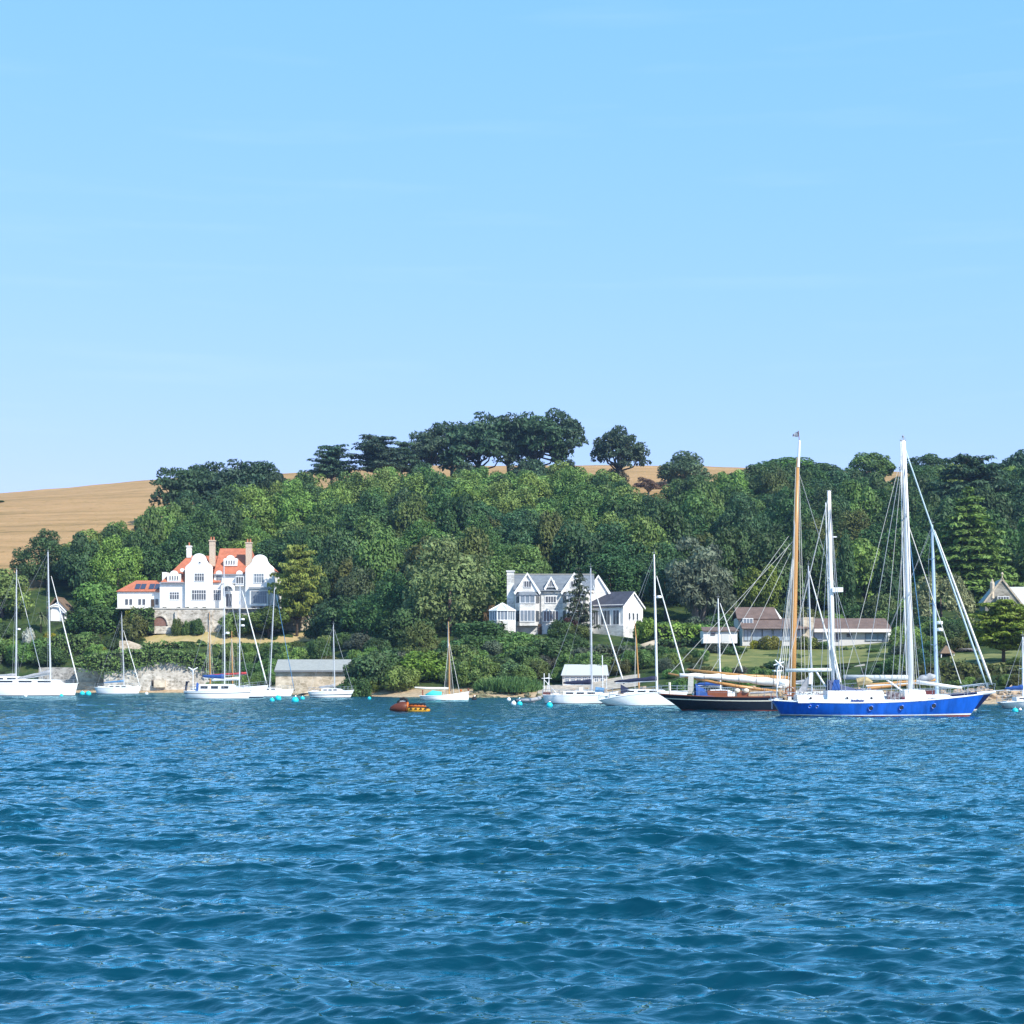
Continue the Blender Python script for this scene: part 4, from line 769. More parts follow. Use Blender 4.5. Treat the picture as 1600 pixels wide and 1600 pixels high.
def cabin(B,x0,x1,zb,zt,w,m=GEL,slope=.9,wins=3,wcol=None,name='cabin'):
    b=MB(); b.raw([(x0,-w,zb),(x1+slope,-w*.8,zb),(x1+slope,w*.8,zb),(x0,w,zb),(x0,-w*.86,zt),(x1,-w*.66,zt),(x1,w*.66,zt),(x0,w*.86,zt),((x0+x1)/2,0,zt+.07)],[(0,1,5,4),(1,2,6,5),(2,3,7,6),(3,0,4,7),(4,5,8),(5,6,8),(6,7,8),(7,4,8)]); c=b.obj(name,m,B.o)
    for i in range(wins):
        a=x0+.25+(x1-x0-.5)*i/wins; e=a+(x1-x0-.5)/wins*.7
        for sg in (-1,1):
            def yy(xx,zz):
                t=(xx-x0)/(x1-x0+slope); u_=(zz-zb)/(zt-zb); return sg*((w*(1-t)+w*.8*t)*(1-u_)+(w*.86*(1-t)+w*.64*t)*u_+.02)
            z0=zb+(zt-zb)*.42; z1=zb+(zt-zb)*.80
            MB().slab([(a,yy(a,z0),z0),(e,yy(e,z0),z0),(e,yy(e,z1),z1),(a,yy(a,z1),z1)],.015).obj('window',wcol or DARKW,c)
    return c
def boomcover(B,xm,xe,zm,ze,r,m,name='sail_cover',n=9,bulge=.25):
    P=[];rr=[]
    for i in range(n):
        t=i/(n-1); P.append((xm+(xe-xm)*t,0,zm+(ze-zm)*t+.02*math.sin(i*2.1))); rr.append(r*(1.25-.65*t)*(1+.12*math.sin(i*1.7)) if i<n-1 else r*.3)
    b=MB().path(P,rr,8); c=b.obj(name,m,B.o,smooth=True)
    MB().path([(xm,0,zm-r*1.25),(xe-.15*(1 if xe>xm else -1),0,ze-r*.75)],.07,6).obj('boom',ALU,B.o); return c
def sprayhood(B,x,w,zb,zt,m,L=1.3):
    b=MB(); n=8; A=[];Bq=[]
    for i in range(n+1):
        a=math.pi*i/n; A.append((x,-w*math.cos(a),zb+(zt-zb)*math.sin(a)**.6)); Bq.append((x+L*(.55+.45*(1-math.sin(a))),-w*.9*math.cos(a),zb+(zt-zb)*.25*math.sin(a)**.6))
    b.raw(A+Bq,[(i,i+1,n+2+i,n+1+i) for i in range(n)]); b.raw(Bq+[(x+L*.6,0,zb)],[(i,i+1,n+1) for i in range(n)])
    sh=b.obj('sprayhood',m,B.o); MB().path([(x+L*.63,-w*.5,zb+(zt-zb)*.5),(x+L*.63,w*.5,zb+(zt-zb)*.5)],.09,4).obj('sprayhood_window',DARKW,sh); return sh
def yacht(label,wl,mast,stern,bow,deck,ws=None,wb=None,beam=3.0,yaw=0,mm=None,mr=.085,boom=None,cover=GREYC,fore=None,foretop=None,fr=.03,foremat=None,cab=None,hood=None,spread=(.48,.76),radar=None,mats=None,bands=None,back=True,cat='yacht',name='yacht',rail=True,tr=.7,hoodm=None,reel=False,lazy=False,group='yachts at their moorings',Y=None):
    """px: mast=(top x, top y, base x, base y); deck=(y stern, y mid, y bow)"""
    Y=Y or YW(wl); B=Boat(name,label,cat,Y,mast[2],yaw,group); x,z=B.x,B.z; mats=mats or [GEL,BOOT]
    zs,zm,zb=z(deck[0]),z(deck[1]),z(deck[2])
    V,st,nh,ts=hull(B.o,x(stern),x(bow),x(ws or stern+3),x(wb or bow-5),zs,zm,zb,beam,mats,tr=tr,bands=bands)
    mz=z(mast[1]); top=(x(mast[0]),0,mz); base=(x(mast[2]),0,zm-.1); mm=mm or ALU
    mo=MB().path([base,((base[0]+top[0])/2,0,(base[2]+mz)/2),top],[mr,mr*.95,mr*.62],8).obj('mast',mm,B.o)
    def at(f): return np.array(base)+(np.array(top)-np.array(base))*f
    for f in spread:
        p=at(f); b=MB()
        for sg in (-1,1): b.tube(p,p+np.array([-.12,sg*beam*.30,.06]),.035,.022,n=5)
        b.obj('spreader',mm,mo)
    MB().tube(at(.995),at(1)+np.array([0,0,.55]),.012,n=4).tube(at(1)+np.array([-.2,0,.18]),at(1)+np.array([.2,0,.18]),.014,n=4).obj('masthead_aerial',WIRE,mo)
    for sg in (-1,1):
        cp=np.array([base[0]-.15,sg*beam*.46,zm])
        B.wire('shroud',[cp]+[at(f)+np.array([-.12,sg*beam*.30,.06]) for f in spread]+[at(.985)],.016); B.wire('shroud',[cp+(.25,0,0),at(spread[0])+(0,sg*.05,0)],.014)
    if fore:
        ft=foretop or (mast[0]+1,mast[1]+8); a=(x(ft[0]),0,z(ft[1])); c=(x(fore[0]),0,z(fore[1]))
        if fr>.04:
            P=[np.array(a)+(np.array(c)-np.array(a))*t for t in (0,.06,.3,.7,.93,1)]; MB().path(P,[.03,fr*.55,fr*.8,fr,fr*1.05,.03],7).obj('furled_jib',foremat or SAIL,B.o,smooth=True)
        else: B.wire('forestay',[a,c],fr,foremat or WIRE)
        MB().ball((c[0]-.02,0,c[2]+.05),(.09,.09,.12),8,5).obj('furling_drum',BLACK,B.o)
    if back: B.wire('backstay',[at(.99),(x(stern)+.1,0,zs+.05)],.014)
    if boom: boomcover(B,base[0]-.05,x(boom[0]),z(boom[2]),z(boom[1]),boom[3],cover); B.wire('topping_lift',[(x(boom[0]),0,z(boom[1])),at(.97)],.008)
    if cab: cabin(B,x(cab[0]),x(cab[1]),zm-.06,z(cab[2]),beam*.30)
    if hood: sprayhood(B,x(hood[0]),beam*.3,zm,z(hood[1]),hoodm or CBLUE,hood[2] if len(hood)>2 else 1.2)
    if rail: stanchions(B,V,st,nh,ts)
    for f in (radar or []):
        p=at(f); MB().box(p[0]+.08,p[0]+.3,-.06,.06,p[2]-.05,p[2]+.02).path([(p[0]+.42,0,p[2]-.04),(p[0]+.42,0,p[2]+.03),(p[0]+.42,0,p[2]+.2),(p[0]+.42,0,p[2]+.24)],[.26,.29,.27,.12],12).obj('radar_dome',WPL,mo)
    c=MB(); zc=zs+.05; c.box(x(stern)+.5,x(stern)+.5+.22*beam*2,-beam*.22,beam*.22,zs-.02,zs+.18).obj('cockpit_coaming',GEL,B.o)
    MB().tube((x(stern)+.15,0,zs-.5),(x(stern)+1.1,0,zs+.35),.03,n=5).obj('tiller',TEAK,B.o)
    B.V=(V,st,nh,ts); return B
# left pair
yacht('leftmost white yacht, its stern outside the picture, grey sail cover on the boom',1087,(26,890,25,1063),-50,70,(1066,1066,1063),mr=.11,beam=3.8,boom=(-40,1057,1055,.22),fore=(68,1066),foretop=(28,905),fr=.05,cab=(-28,35,1057),spread=(.42,),radar=[.47],hood=(-30,1053,1.8),hoodm=GREYC,bands=[(.07,1),(.72,0),(.8,1),(1,0)])
yacht('tall white yacht with thick furled jib and grey sail cover beside the leftmost yacht',1088,(75,862,79,1066),-35,121,(1069,1069,1068),mr=.13,beam=4,boom=(28,1060,1050,.27),fore=(122,1070),foretop=(80,900),fr=.10,cab=(0,92,1062),spread=(.30,.62),yaw=4,bands=[(.07,1),(1,0)],Y=305)
yacht('small white yacht with a faded blue sail cover before the rubble sea wall',1085,(190,960,194,1073),149,221,(1074,1074.5,1072),mr=.08,beam=2.4,boom=(161,1066.5,1064,.16),cover=PBLUE,fore=(219,1072),foretop=(193,985),fr=.07,cab=(170,203,1071),spread=(.50,),yaw=-5)
B=yacht('white yacht with blue sprayhood, blue sail cover and wind generator on its stern',1092,(350,883,351,1070),289,393,(1080,1080,1078),mr=.10,beam=3.2,boom=(316,1056.5,1057,.26),cover=CBLUE,fore=(392,1079),foretop=(352,900),fr=.03,cab=(312,366,1069.5),hood=(308,1066,1.5),spread=(.45,.74),radar=[.46],bands=[(.06,1),(.68,0),(.76,1),(1,0)])
x,z=B.x,B.z; MB().tube((x(303),-.7,z(1080)),(x(303),-.7,z(1048)),.05).obj('generator_pole',WPL,B.o)
b=MB()
for k in range(3): a=k*2.094+.5; b.path([(x(303),-.75,z(1047)),(x(303)+.75*math.cos(a),-.75,z(1047)+.75*math.sin(a))],[.11,.05],5)
b.ball((x(303)-.1,-.7,z(1047)),(.3,.1,.1)).obj('wind_generator',WPL,B.o)
MB().raw([(x(289.5),-1,z(1084)),(x(289.5),1,z(1084)),(x(292),1,z(1066)),(x(292),-1,z(1066))],[(0,1,2,3)]).box(x(292),x(294.5),-1,1,z(1066),z(1064.5)).obj('stern_dodger',NAVY,B.o)
yacht('white yacht with thick furled jib and radar dome, bow just showing beside the blue-covered yacht',1091,(375,913,374,1070),300,419,(1076,1075,1071),mr=.10,beam=3.5,fore=(417,1070),foretop=(378,922),fr=.10,spread=(.40,.70),radar=[.60,.66],boom=(330,1062,1060,.18),cover=SAIL,yaw=0,Y=276,ws=305,wb=411)
yacht('white yacht with a raked mast and pale blue furled jib left of the stone boathouse',1089,(429,919,421,1075),385,459,(1079,1079,1077),mr=.085,beam=2.8,fore=(460,1079),foretop=(432,930),fr=.05,foremat=PBLUE,spread=(.45,),cab=(404,436,1075),Y=290)
# wooden ketch behind them
B=Boat('wooden_ketch','old wooden two-masted boat with a red sail cover behind the left white yachts','yacht',296,345,0); x,z=B.x,B.z
hull(B.o,x(318),x(388),x(322),x(380),z(1074),z(1075),z(1070),2.8,[GREYH,BOOT],tr=.5)
for px_,py_ in ((327,956),(362,986)): MB().path([(x(px_+1.5),0,z(1075)),(x(px_),0,z(py_))],[.11,.07],7).obj('mast',VARN,B.o)
for px_,py_ in ((327,956),(362,986)):
    for sg in (-1,1): B.wire('shroud',[(x(px_-4),sg*1.2,z(1074)),(x(px_),0,z(py_+8))],.02,ROPE); B.wire('shroud',[(x(px_+6),sg*1.2,z(1074)),(x(px_),0,z(py_+8))],.02,ROPE)
boomcover(B,x(385),x(323),z(1052),z(1055),.16,RED)
yacht('small white sloop with a dark stripe anchored in front of the stone boathouse',1090.5,(521,976,523,1077),482,553,(1081,1080.5,1078.5),mr=.075,beam=2.3,boom=(498,1073.5,1071,.15),cover=GREYC,fore=(551,1078),foretop=(522.5,984),fr=.02,cab=(503,532,1076),spread=(.5,),bands=[(.1,1),(.42,0),(.55,1),(1,0)],wb=547)
# white gaffer with turquoise cover
B=Boat('gaff_sailing_boat','small white gaff boat with turquoise cockpit cover and dark furled sail at its mast','sailing boat',YW(1094),702,3); x,z=B.x,B.z
hull(B.o,x(655),x(733),x(660),x(732),z(1087),z(1086.5),z(1081),2.3,[GEL,BOOT],tr=.6,bands=[(.06,1),(.7,0),(1,0)])
MB().path([(x(702),0,z(1086)),(x(701.5),0,z(1010)),(x(700.5),0,z(971))],[.10,.09,.05],8).obj('mast',VARN,B.o); MB().path([(x(703),.1,z(1080)),(x(702.5),.1,z(1015))],[.19,.09],7).obj('furled_sail',DROPE,B.o)
MB().path([(x(701),.05,z(1012)),(x(700.4),.05,z(972))],[.14,.07],7).obj('white_topsail_roll',SAIL,B.o)
for dx,sg in ((-9,-1),(-6,1),(-4,-1),(5,1),(7,-1)): B.wire('shroud',[(x(702+dx),sg*.95,z(1086)),(x(701),0,z(1005))],.022,DROPE if dx in(-4,5) else ROPE)
B.wire('forestay',[(x(718),0,z(1082)),(x(701),0,z(1000))],.03,ROPE)
MB().path([(x(701),0,z(1075.5)),(x(672),0,z(1075.5)),(x(648),0,z(1074))],[.13,.15,.07],7).obj('boom',SAIL,B.o)
MB().path([(x(665),0,z(1086.5)),(x(676),0,z(1083.5)),(x(690),0,z(1085))],[.15,.42,.35],9).obj('cockpit_cover',TURQC,B.o,smooth=True)
MB().ball((x(720),0,z(1079)),.16).obj('fender',ORAN,B.o); MB().tube((x(732.5),0,z(1086)),(x(731.5),0,z(1077)),.07).ball((x(731.7),0,z(1077)),.15).obj('bow_post',TEAK,B.o); MB().box(x(659.5),x(661.5),-.06,.06,z(1088),z(1078)).obj('rudder_head',TEAK,B.o)
# yacht with the stern gantry
B=yacht('white yacht with a stern gantry of poles and a navy sail cover',1100,(923,888,925,1082),848,962,(1086,1086.5,1084),mr=.085,beam=3.0,boom=(880,1067,1065.5,.24),cover=NAVY,fore=(975,1068),foretop=(927,915),fr=.085,foremat=SAIL,cab=(880,938,1080),spread=(.40,.72),bands=[(.1,1),(1,0)],ws=852,wb=950)
x,z=B.x,B.z; b=MB()
for px_,yy in ((850,-.9),(858,.9)): b.tube((x(px_),yy,z(1088)),(x(px_),yy,z(1052)),.045)
b.tube((x(850),-.9,z(1060)),(x(858),.9,z(1059)),.04).tube((x(846),-.9,z(1060)),(x(862),-.9,z(1060)),.035).tube((x(850),-.9,z(1062)),(x(872),-.9,z(1086)),.035).tube((x(858),.9,z(1062)),(x(853),.9,z(1088)),.035).obj('stern_gantry',WPL,B.o)
MB().box(x(848),x(860),-1,.9,z(1088),z(1081)).obj('stern_locker',mat('clutter_red',(.25,.10,.09),rough=.8,var=.6,vscale=5),B.o); MB().box(x(905),x(911),-.3,.3,z(1083),z(1074)).obj('companionway',WPL,B.o)
MB().path([(x(930),-.4,z(1078)),(x(944),-.4,z(1079))],[.35,.3],7).obj('dinghy_bag',PBLUE,B.o)
# big modern white yacht
yacht('white modern yacht with dark blue sprayhood and sail cover, sterned towards the black boat',1102.5,(1022,866,1027,1081),936,1076,(1094,1083.5,1080),mr=.11,beam=3.6,mm=WMAST,boom=(960,1065,1060,.2),cover=NAVY,fore=(1070,1057),foretop=(1026,900),fr=.08,cab=(975,1036,1077.5),hood=(970,1069,2.2),hoodm=NAVY,spread=(.40,.70),radar=[.69],ws=948,wb=1063,tr=.75,yaw=-4,bands=[(.05,1),(1,0)])
# masts and yachts behind
yacht('small white yacht behind the black boat, with a dinghy-blue cockpit tent',1098,(1122,935,1126,1083),1082,1164,(1083,1083,1081),mr=.095,beam=2.6,mm=WMAST,fore=(1161,1052),foretop=(1125,942),fr=.085,spread=(.5,),cab=(1104,1138,1078),hood=(1086,1068,2.4),hoodm=CBLUE,boom=(1088,1069,1068,.22),cover=CBLUE,Y=216)
yacht('pale grey masted yacht hidden behind the black boat, thick white furled jib',1102,(1263,884,1269,1080),1222,1316,(1082,1082,1080),mr=.10,beam=2.9,mm=ALU,fore=(1313,1072),foretop=(1257,870) and (1264,892),fr=.09,spread=(.33,.66),boom=(1240,1066,1064,.2),cover=GREYC,Y=201)
B=Boat('wooden_mast_boat','small wooden boat with a varnished mast between the two white yachts','sailing boat',228,997,0); x,z=B.x,B.z
hull(B.o,x(962),x(1022),x(966),x(1016),z(1086),z(1086),z(1083),2.3,[GREYH,BOOT],tr=.5); MB().path([(x(999),0,z(1086)),(x(994),0,z(1000)),(x(991.5),0,z(970))],[.10,.09,.03],7).obj('mast',VARN,B.o)
for sg in (-1,1): B.wire('shroud',[(x(992),sg*1,z(1085)),(x(993),0,z(990))],.018,ROPE)
B=Boat('motor_cruiser','small open boat with a short white mast beside the white-roofed boathouse','boat',240,941,0); x,z=B.x,B.z
hull(B.o,x(915),x(966),x(918),x(961),z(1084),z(1084.5),z(1081),2.2,[GEL,BOOT],tr=.7); MB().tube((x(942),0,z(1084)),(x(941),0,z(1024)),.06).obj('mast',WPL,B.o); MB().tube((x(948),.3,z(1084)),(x(948),.3,z(1052)),.03).obj('aerial',WPL,B.o); MB().box(x(930),x(944),-.6,.6,z(1085),z(1077)).obj('engine_cover',PBLUE,B.o)
# navy sloop hidden behind the blue ketch
B=yacht('navy-hulled sloop with a pale blue mast and white furled jib behind the blue ketch',1112,(1456,820,1464,1082),1345,1553,(1088,1087,1080),mr=.17,beam=3.6,mm=BMAST,fore=(1552,1073),foretop=(1460,828),fr=.11,spread=(.30,.54,.80),radar=[.385,.425],mats=[NAVYH,REDB,GEL],bands=[(.06,1),(.13,2),(1,0)],wb=1524,ws=1352,yaw=2,boom=(1350,1070,1062,.12),cover=VARN)
x,z=B.x,B.z; b=MB()
for sg in (-1,1): b.path([(x(1534),sg*.55,z(1082)),(x(1541),sg*.5,z(1067)),(x(1556),0,z(1068)),(x(1554),0,z(1080))],.025,5)
b.obj('bow_pulpit',STEEL,B.o); MB().tube((x(1540),0,z(1081)),(x(1570),0,z(1078.5)),.07,.05).obj('bow_roller',STEEL,B.o)
yacht('white yacht at the right edge, partly outside the picture, with a blue sail cover',1107,(1598,995,1599,1090),1562,1700,(1098,1094,1090),mr=.11,beam=3.2,mm=WMAST,boom=(1570,1076,1074,.2),cover=CBLUE,spread=(.5,),cab=(1585,1660,1089),ws=1570,wb=1690,bands=[(.08,1),(1,0)],fore=(1690,1090))
# ------------------------------------------------ black gaff cutter
B=Boat('gaff_cutter','black gaff cutter with a varnished wooden mast and white sail furled along its boom','sailing boat',YW(1111),1238,0); x,z=B.x,B.z
V,st,nh,ts=hull(B.o,x(1030),x(1372),x(1066),x(1362),z(1084.5),z(1089),z(1078),4.1,[BLACKH,REDB,GOLD],tr=.42,bands=[(.09,1),(.72,0),(.78,2),(1,0)],deck=mat('scrubbed_teak',(.34,.25,.16),rough=.8,var=.2))
MB().path([(x(1238),0,z(1090)),(x(1239),0,z(1000)),(x(1243),0,z(850)),(x(1247),0,z(715))],[.30,.31,.25,.13],10).obj('mast',VARN,B.o,smooth=True)
MB().path([(x(1247.2),-.05,z(730)),(x(1249),-.05,z(690)),(x(1249),-.05,z(688))],[.13,.10,.06],8).obj('topmast',WPL,B.o)
fl=MB().tube((x(1249),0,z(690)),(x(1247.5),0,z(673)),.03).obj('flag_staff',TEAK,B.o)
MB().raw([(x(1247.4),0,z(674)),(x(1247.6),0,z(683)),(x(1243),.05,z(682.4)),(x(1238),0,z(682.8)),(x(1238.5),0,z(679)),(x(1243),.05,z(675.5))],[(0,1,2,5),(2,3,4,5)]).obj('burgee',mat('burgee_cloth',(.35,.40,.46),rough=.8,col2=(.06,.07,.1),vscale=6),fl)
MB().path([(x(1234),0,z(1059)),(x(1160),0,z(1056)),(x(1073),0,z(1046))],[.15,.17,.09],8).obj('gaff',VARN,B.o,smooth=True)
MB().path([(x(1234),0,z(1083)),(x(1150),0,z(1072)),(x(1044),0,z(1052.5))],[.14,.16,.09],8).obj('boom',VARN,B.o,smooth=True)
P=[];rr=[]
for i in range(15): t=i/14; px_=1232-170*t; P.append((x(px_),-.06+.03*math.sin(i*2),z(1069-14*t-2.3*math.sin(t*3.14)+.5*math.sin(i*1.9)))); rr.append(.42-.24*t+.05*math.sin(i*2.3))
MB().path(P,rr,9).obj('furled_mainsail',SAIL,B.o,smooth=True)
for i in range(5): px_=1100+i*27; B.wire('sail_tie',[(x(px_),-.32,z(1051.5)),(x(px_),-.45,z(1066)),(x(px_),-.2,z(1074))],.022,DROPE)
for dx in (-30,-26,-22,-18,-12,-7): B.wire('shroud',[(x(1238+dx),-1.85,z(1086)),(x(1243+dx*.1),-.05,z(858 if dx<-16 else 800))],.027,ROPE if dx%4 else WIRE)
for dx in (-28,-20,10): B.wire('shroud',[(x(1238+dx),1.85,z(1086)),(x(1243+dx*.1),.05,z(858))],.022,WIRE)
for a,c in (((1080,1049),(1232,838)),((1110,1051),(1234,850)),((1145,1054),(1236,862)),((1046,1053),(1240,845))): B.wire('halyard',[(x(a[0]),0,z(a[1])),(x(c[0]),0,z(c[1]))],.019,ROPE)
for a,c in (((1252,1080),(1247,720)),((1234,1080),(1244,760)),((1258,1080),(1248,720)),((1231,1078),(1243,730))): B.wire('halyard',[(x(a[0]),-.3,z(a[1])),(x(c[0]),-.1,z(c[1]))],.022,ROPE)
B.wire('forestay',[(x(1356),0,z(1076)),(x(1247),0,z(735))],.022,WIRE)
MB().tube((x(1355),0,z(1076)),(x(1450),0,z(1066)),.17,.10,8).obj('bowsprit',VARN,B.o)
MB().box(x(1104),x(1135),-.9,.9,z(1090),z(1079)).obj('cabin',TEAK,B.o); MB().box(x(1150),x(1168),-.8,.8,z(1090),z(1080)).obj('skylight',TEAK,B.o); sprayhood(B,x(1086),1.0,z(1088),z(1069),CBLUE,1.9)
for px_ in (1150,1164): MB().ball((x(px_),-.9,z(1079)),(.26,.22,.2)).obj('fender',GOLD,B.o)
b=MB()
for i in range(7): b.path([(x(1075+i*1.2),-.5,z(1056)),(x(1074+i*1.3),-.5,z(1084))],.03,4)
b.obj('rope_coil',ROPE,B.o); MB().path([(x(1047),0,z(1086)),(x(1046),0,z(1066))],[.10,.12],6).obj('mizzen_post',GOLD,B.o)
MB().tube((x(1170),-1,z(1083)),(x(1205),-1,z(1081)),.12).obj('spare_spar',GREYC,B.o)
stanchions(B,V,st,nh,ts,h=.8,step=3)
# ------------------------------------------------ royal blue steel ketch
YB=YW(1119); B=Boat('blue_ketch','royal blue two-masted ketch with white deckhouse moored in front of the black cutter','yacht',YB,1370,-3); x,z=B.x,B.z
V,st,nh,ts=hull(B.o,x(1208),x(1536),x(1222),x(1513),z(1094.5),z(1097.5),z(1084.5),4.6,[BLUEH,REDB,GEL],tr=.62,bands=[(.07,1),(.135,2),(1,0)])
for px_,py_ in ((1262,1103.5),(1273,1103.8),(1354.5,1106),(1401.5,1105),(1452.5,1102.5)):
    t=(x(px_)-x(1215))/(x(1526)-x(1215)); h=(z(py_))/z(1096)
    yv=-(4.6/2)*((1-((t-.42)/.58)**2.3) if t>.42 else .62+.38*(1-((.42-t)/.42)**2))*.985
    MB().path([(x(px_),yv-.06,z(py_)),(x(px_),yv+.25,z(py_))],.17 if px_>1300 else .10,12).obj('porthole',DARKW,B.o)
    MB().ring((x(px_),yv-.05,z(py_)),.19 if px_>1300 else .11,.035).obj('porthole_ring',BLUEH,B.o)
# mains
mm1=MB().path([(x(1423),0,z(1096)),(x(1420),0,z(950)),(x(1415.5),0,z(800)),(x(1411),0,z(689))],[.215,.215,.20,.165],10).obj('mast',WMAST,B.o,smooth=True)
mm2=MB().path([(x(1303),0,z(1096)),(x(1299.5),0,z(930)),(x(1296),0,z(767))],[.165,.165,.135],10).obj('mizzen_mast',WMAST,B.o,smooth=True)
MB().box(x(1406),x(1415),-.12,.12,z(689),z(687.6)).tube((x(1411),0,z(688)),(x(1411),0,z(681)),.03).tube((x(1408),0,z(684.5)),(x(1414),0,z(684.5)),.025).ball((x(1410.5),0,z(682)),.09).obj('masthead',GREYC,mm1)
MB().box(x(1292.5),x(1300),-.1,.1,z(767),z(766)).obj('masthead',GREYC,mm2)
def spr(mo,px_,py_,L): 
    b=MB()
    for sg in (-1,1): b.tube((x(px_),0,z(py_)),(x(px_)+sg*.25,sg*L,z(py_-4)),.06,.04)
    b.obj('spreader',WMAST,mo)
for px_,py_ in ((1416,808),(1420.5,930)): spr(mm1,px_,py_,1.3)
spr(mm2,1298,908,1.1)
MB().box(x(1300.5),x(1317),-.35,.35,z(925),z(918)).box(x(1300.5),x(1305),-.06,.06,z(927),z(923)).obj('radar_scanner',WPL,mm2); MB().box(x(1298),x(1308),-.05,.05,z(839.5),z(837.8)).obj('light_bracket',WPL,mm2)
for px_,py_,rr_ in ((1409.5,695,.06),): MB().path([(x(1406.5),-.1,z(690)),(x(1409),-.1,z(830)),(x(1416),-.1,z(1060))],.045,6).obj('mast_track',WPL,mm1)
MB().path([(x(1290.5),-.1,z(785)),(x(1294),-.1,z(930)),(x(1297.5),-.1,z(1046))],.04,6).obj('mast_track',WPL,mm2)
MB().path([(x(1419),0,z(1058.5)),(x(1370),0,z(1058.5)),(x(1318),0,z(1058))],[.20,.20,.19],10).obj('main_boom',mat('grey_boom_cover',(.50,.53,.54),rough=.6,var=.15,vscale=2),B.o,smooth=True)
MB().path([(x(1300),0,z(1046.5)),(x(1228),0,z(1047.5))],[.15,.13],8).obj('mizzen_boom',mat('pale_grey_spar',(.58,.62,.60),rough=.5),B.o,smooth=True)
for a,c,nm in (((1384,1061),(1410,1080),'vang'),((1276,1049),(1291,1073),'vang')): MB().tube((x(a[0]),0,z(a[1])),(x(c[0]),0,z(c[1])),.075).obj(nm,WPL,B.o)
# stays of the ketch
P0=np.array((x(1412.5),0,z(698))); P1=np.array((x(1540),0,z(1073)))
MB().path([P0+(P1-P0)*t for t in (0,.1,.5,.92,1)],[.04,.055,.065,.08,.03],7).obj('furled_genoa',mat('pale_blue_sail_edge',(.46,.58,.62),rough=.7),B.o,smooth=True)
B.wire('inner_forestay',[(x(1416),0,z(812)),(x(1500),0,z(1068))],.035,ROPE); B.wire('inner_forestay',[(x(1418),0,z(820)),(x(1446),0,z(1056))],.03,PBLUE)
for px_,sg in ((1412,-1),(1406,1),(1432,-1),(1398,-1)): B.wire('shroud',[(x(px_),sg*2.1,z(1094)),(x(1418),sg*1.2,z(928)),(x(1412),0,z(700))],.024,WIRE)
B.wire('backstay',[(x(1310),-1.9,z(1095)),(x(1411),0,z(692))] if 0 else [(x(1340),-1.9,z(1096)),(x(1411.5),0,z(700))],.022,WIRE)
B.wire('triatic_stay',[(x(1386),-1.8,z(1096)),(x(1414),0,z(790))],.02,WIRE)
for px_,sg in ((1289,-1),(1312,-1),(1318,-1),(1286,1)): B.wire('shroud',[(x(px_),sg*2.0,z(1096)),(x(1297),0,z(775))],.022,WIRE)
B.wire('mizzen_stay',[(x(1340),-1.2,z(1076)),(x(1299),0,z(800))] if 0 else [(x(1218),0,z(1095)),(x(1296),0,z(770))],.018,WIRE)
for a,c in (((1404,1090),(1410,700)),((1428,1092),(1413,702)),((1416,1092),(1409,705)),((1432,1090),(1416,812)),((1378,1060),(1410,706)),((1320,1060),(1410,704))): B.wire('halyard',[(x(a[0]),-.35,z(a[1])),(x(c[0]),-.12,z(c[1]))],.017,ROPE)
for a,c in (((1296,1080),(1294,775)),((1308,1082),(1297,772)),((1230,1048),(1295,776)),((1262,1048),(1296,800))): B.wire('halyard',[(x(a[0]),-.3,z(a[1])),(x(c[0]),-.1,z(c[1]))],.016,ROPE)
b=MB()
for px_ in (1246,1252,1259,1266,1272,1279): b.path([(x(px_),-1.2,z(1088)),(x(px_)+.1,-1.2,z(1080+px_%5)),(x(px_)+.3,-1.1,z(1083))],.05,5)
b.obj('cockpit_gear',mat('mixed_grey_gear',(.45,.44,.43),rough=.8,col2=(.08,.07,.08),vscale=5),B.o)
MB().path([(x(1313),-.3,z(1066)),(x(1301),-.3,z(1012))],.08,6).obj('staysail_pole',WPL,B.o)
# deckhouses
dh=cabin(B,x(1290),x(1376),z(1097.5),z(1079),1.75,slope=.3,wins=0,name='deckhouse'); cabin(B,x(1244),x(1290.5),z(1096.5),z(1086),1.75,slope=.05,wins=0,name='aft_cabin'); cabin(B,x(1409),x(1441),z(1096),z(1078),1.55,slope=.2,wins=0,name='fore_cabin'); cabin(B,x(1442),x(1478),z(1090),z(1085.5),1.0,slope=.5,wins=0,name='low_coachroof')
MB().box(x(1377),x(1409),-1.2,1.2,z(1096),z(1091)).obj('midship_well',DECK,B.o)
for px_,py_ in ((1320,1090.5),(1357,1090.5),(1264,1090.5)): MB().path([(x(px_),-1.80,z(py_)),(x(px_),-1.55,z(py_))],.10,10).obj('round_port',DARKW,B.o)
# blue name lettering on the bulwark: too small in the photograph to read, so a line of slanted strokes
b=MB()
for i in range(9):
    a=x(1325+i*2.15); hgt=.24 if i in (0,4) else .17
    b.path([(a,-2.02,z(1096.2)),(a+.06,-2.02,z(1096.2)+hgt),(a+.11,-2.02,z(1096.2)+.03),(a+.15,-2.02,z(1096.2)+hgt*.7)],.032,4)
b.obj('name_lettering',mat('blue_letter',(.02,.05,.30),rough=.5),B.o); MB().box(x(1244),x(1408),-2.0,-1.93,z(1098),z(1092.5)).obj('white_bulwark',GEL,B.o)
sh=sprayhood(B,x(1294),1.4,z(1080),z(1061.5),mat('blue_grey_hood',(.10,.12,.22),rough=.8,var=.4,vscale=3),3.0); MB().raw([(x(1297),-1.45,z(1078)),(x(1310),-1.45,z(1078)),(x(1309),-1.1,z(1062)),(x(1301),-1.1,z(1062))],[(0,1,2,3)]).obj('side_curtain',CBLUE,sh)
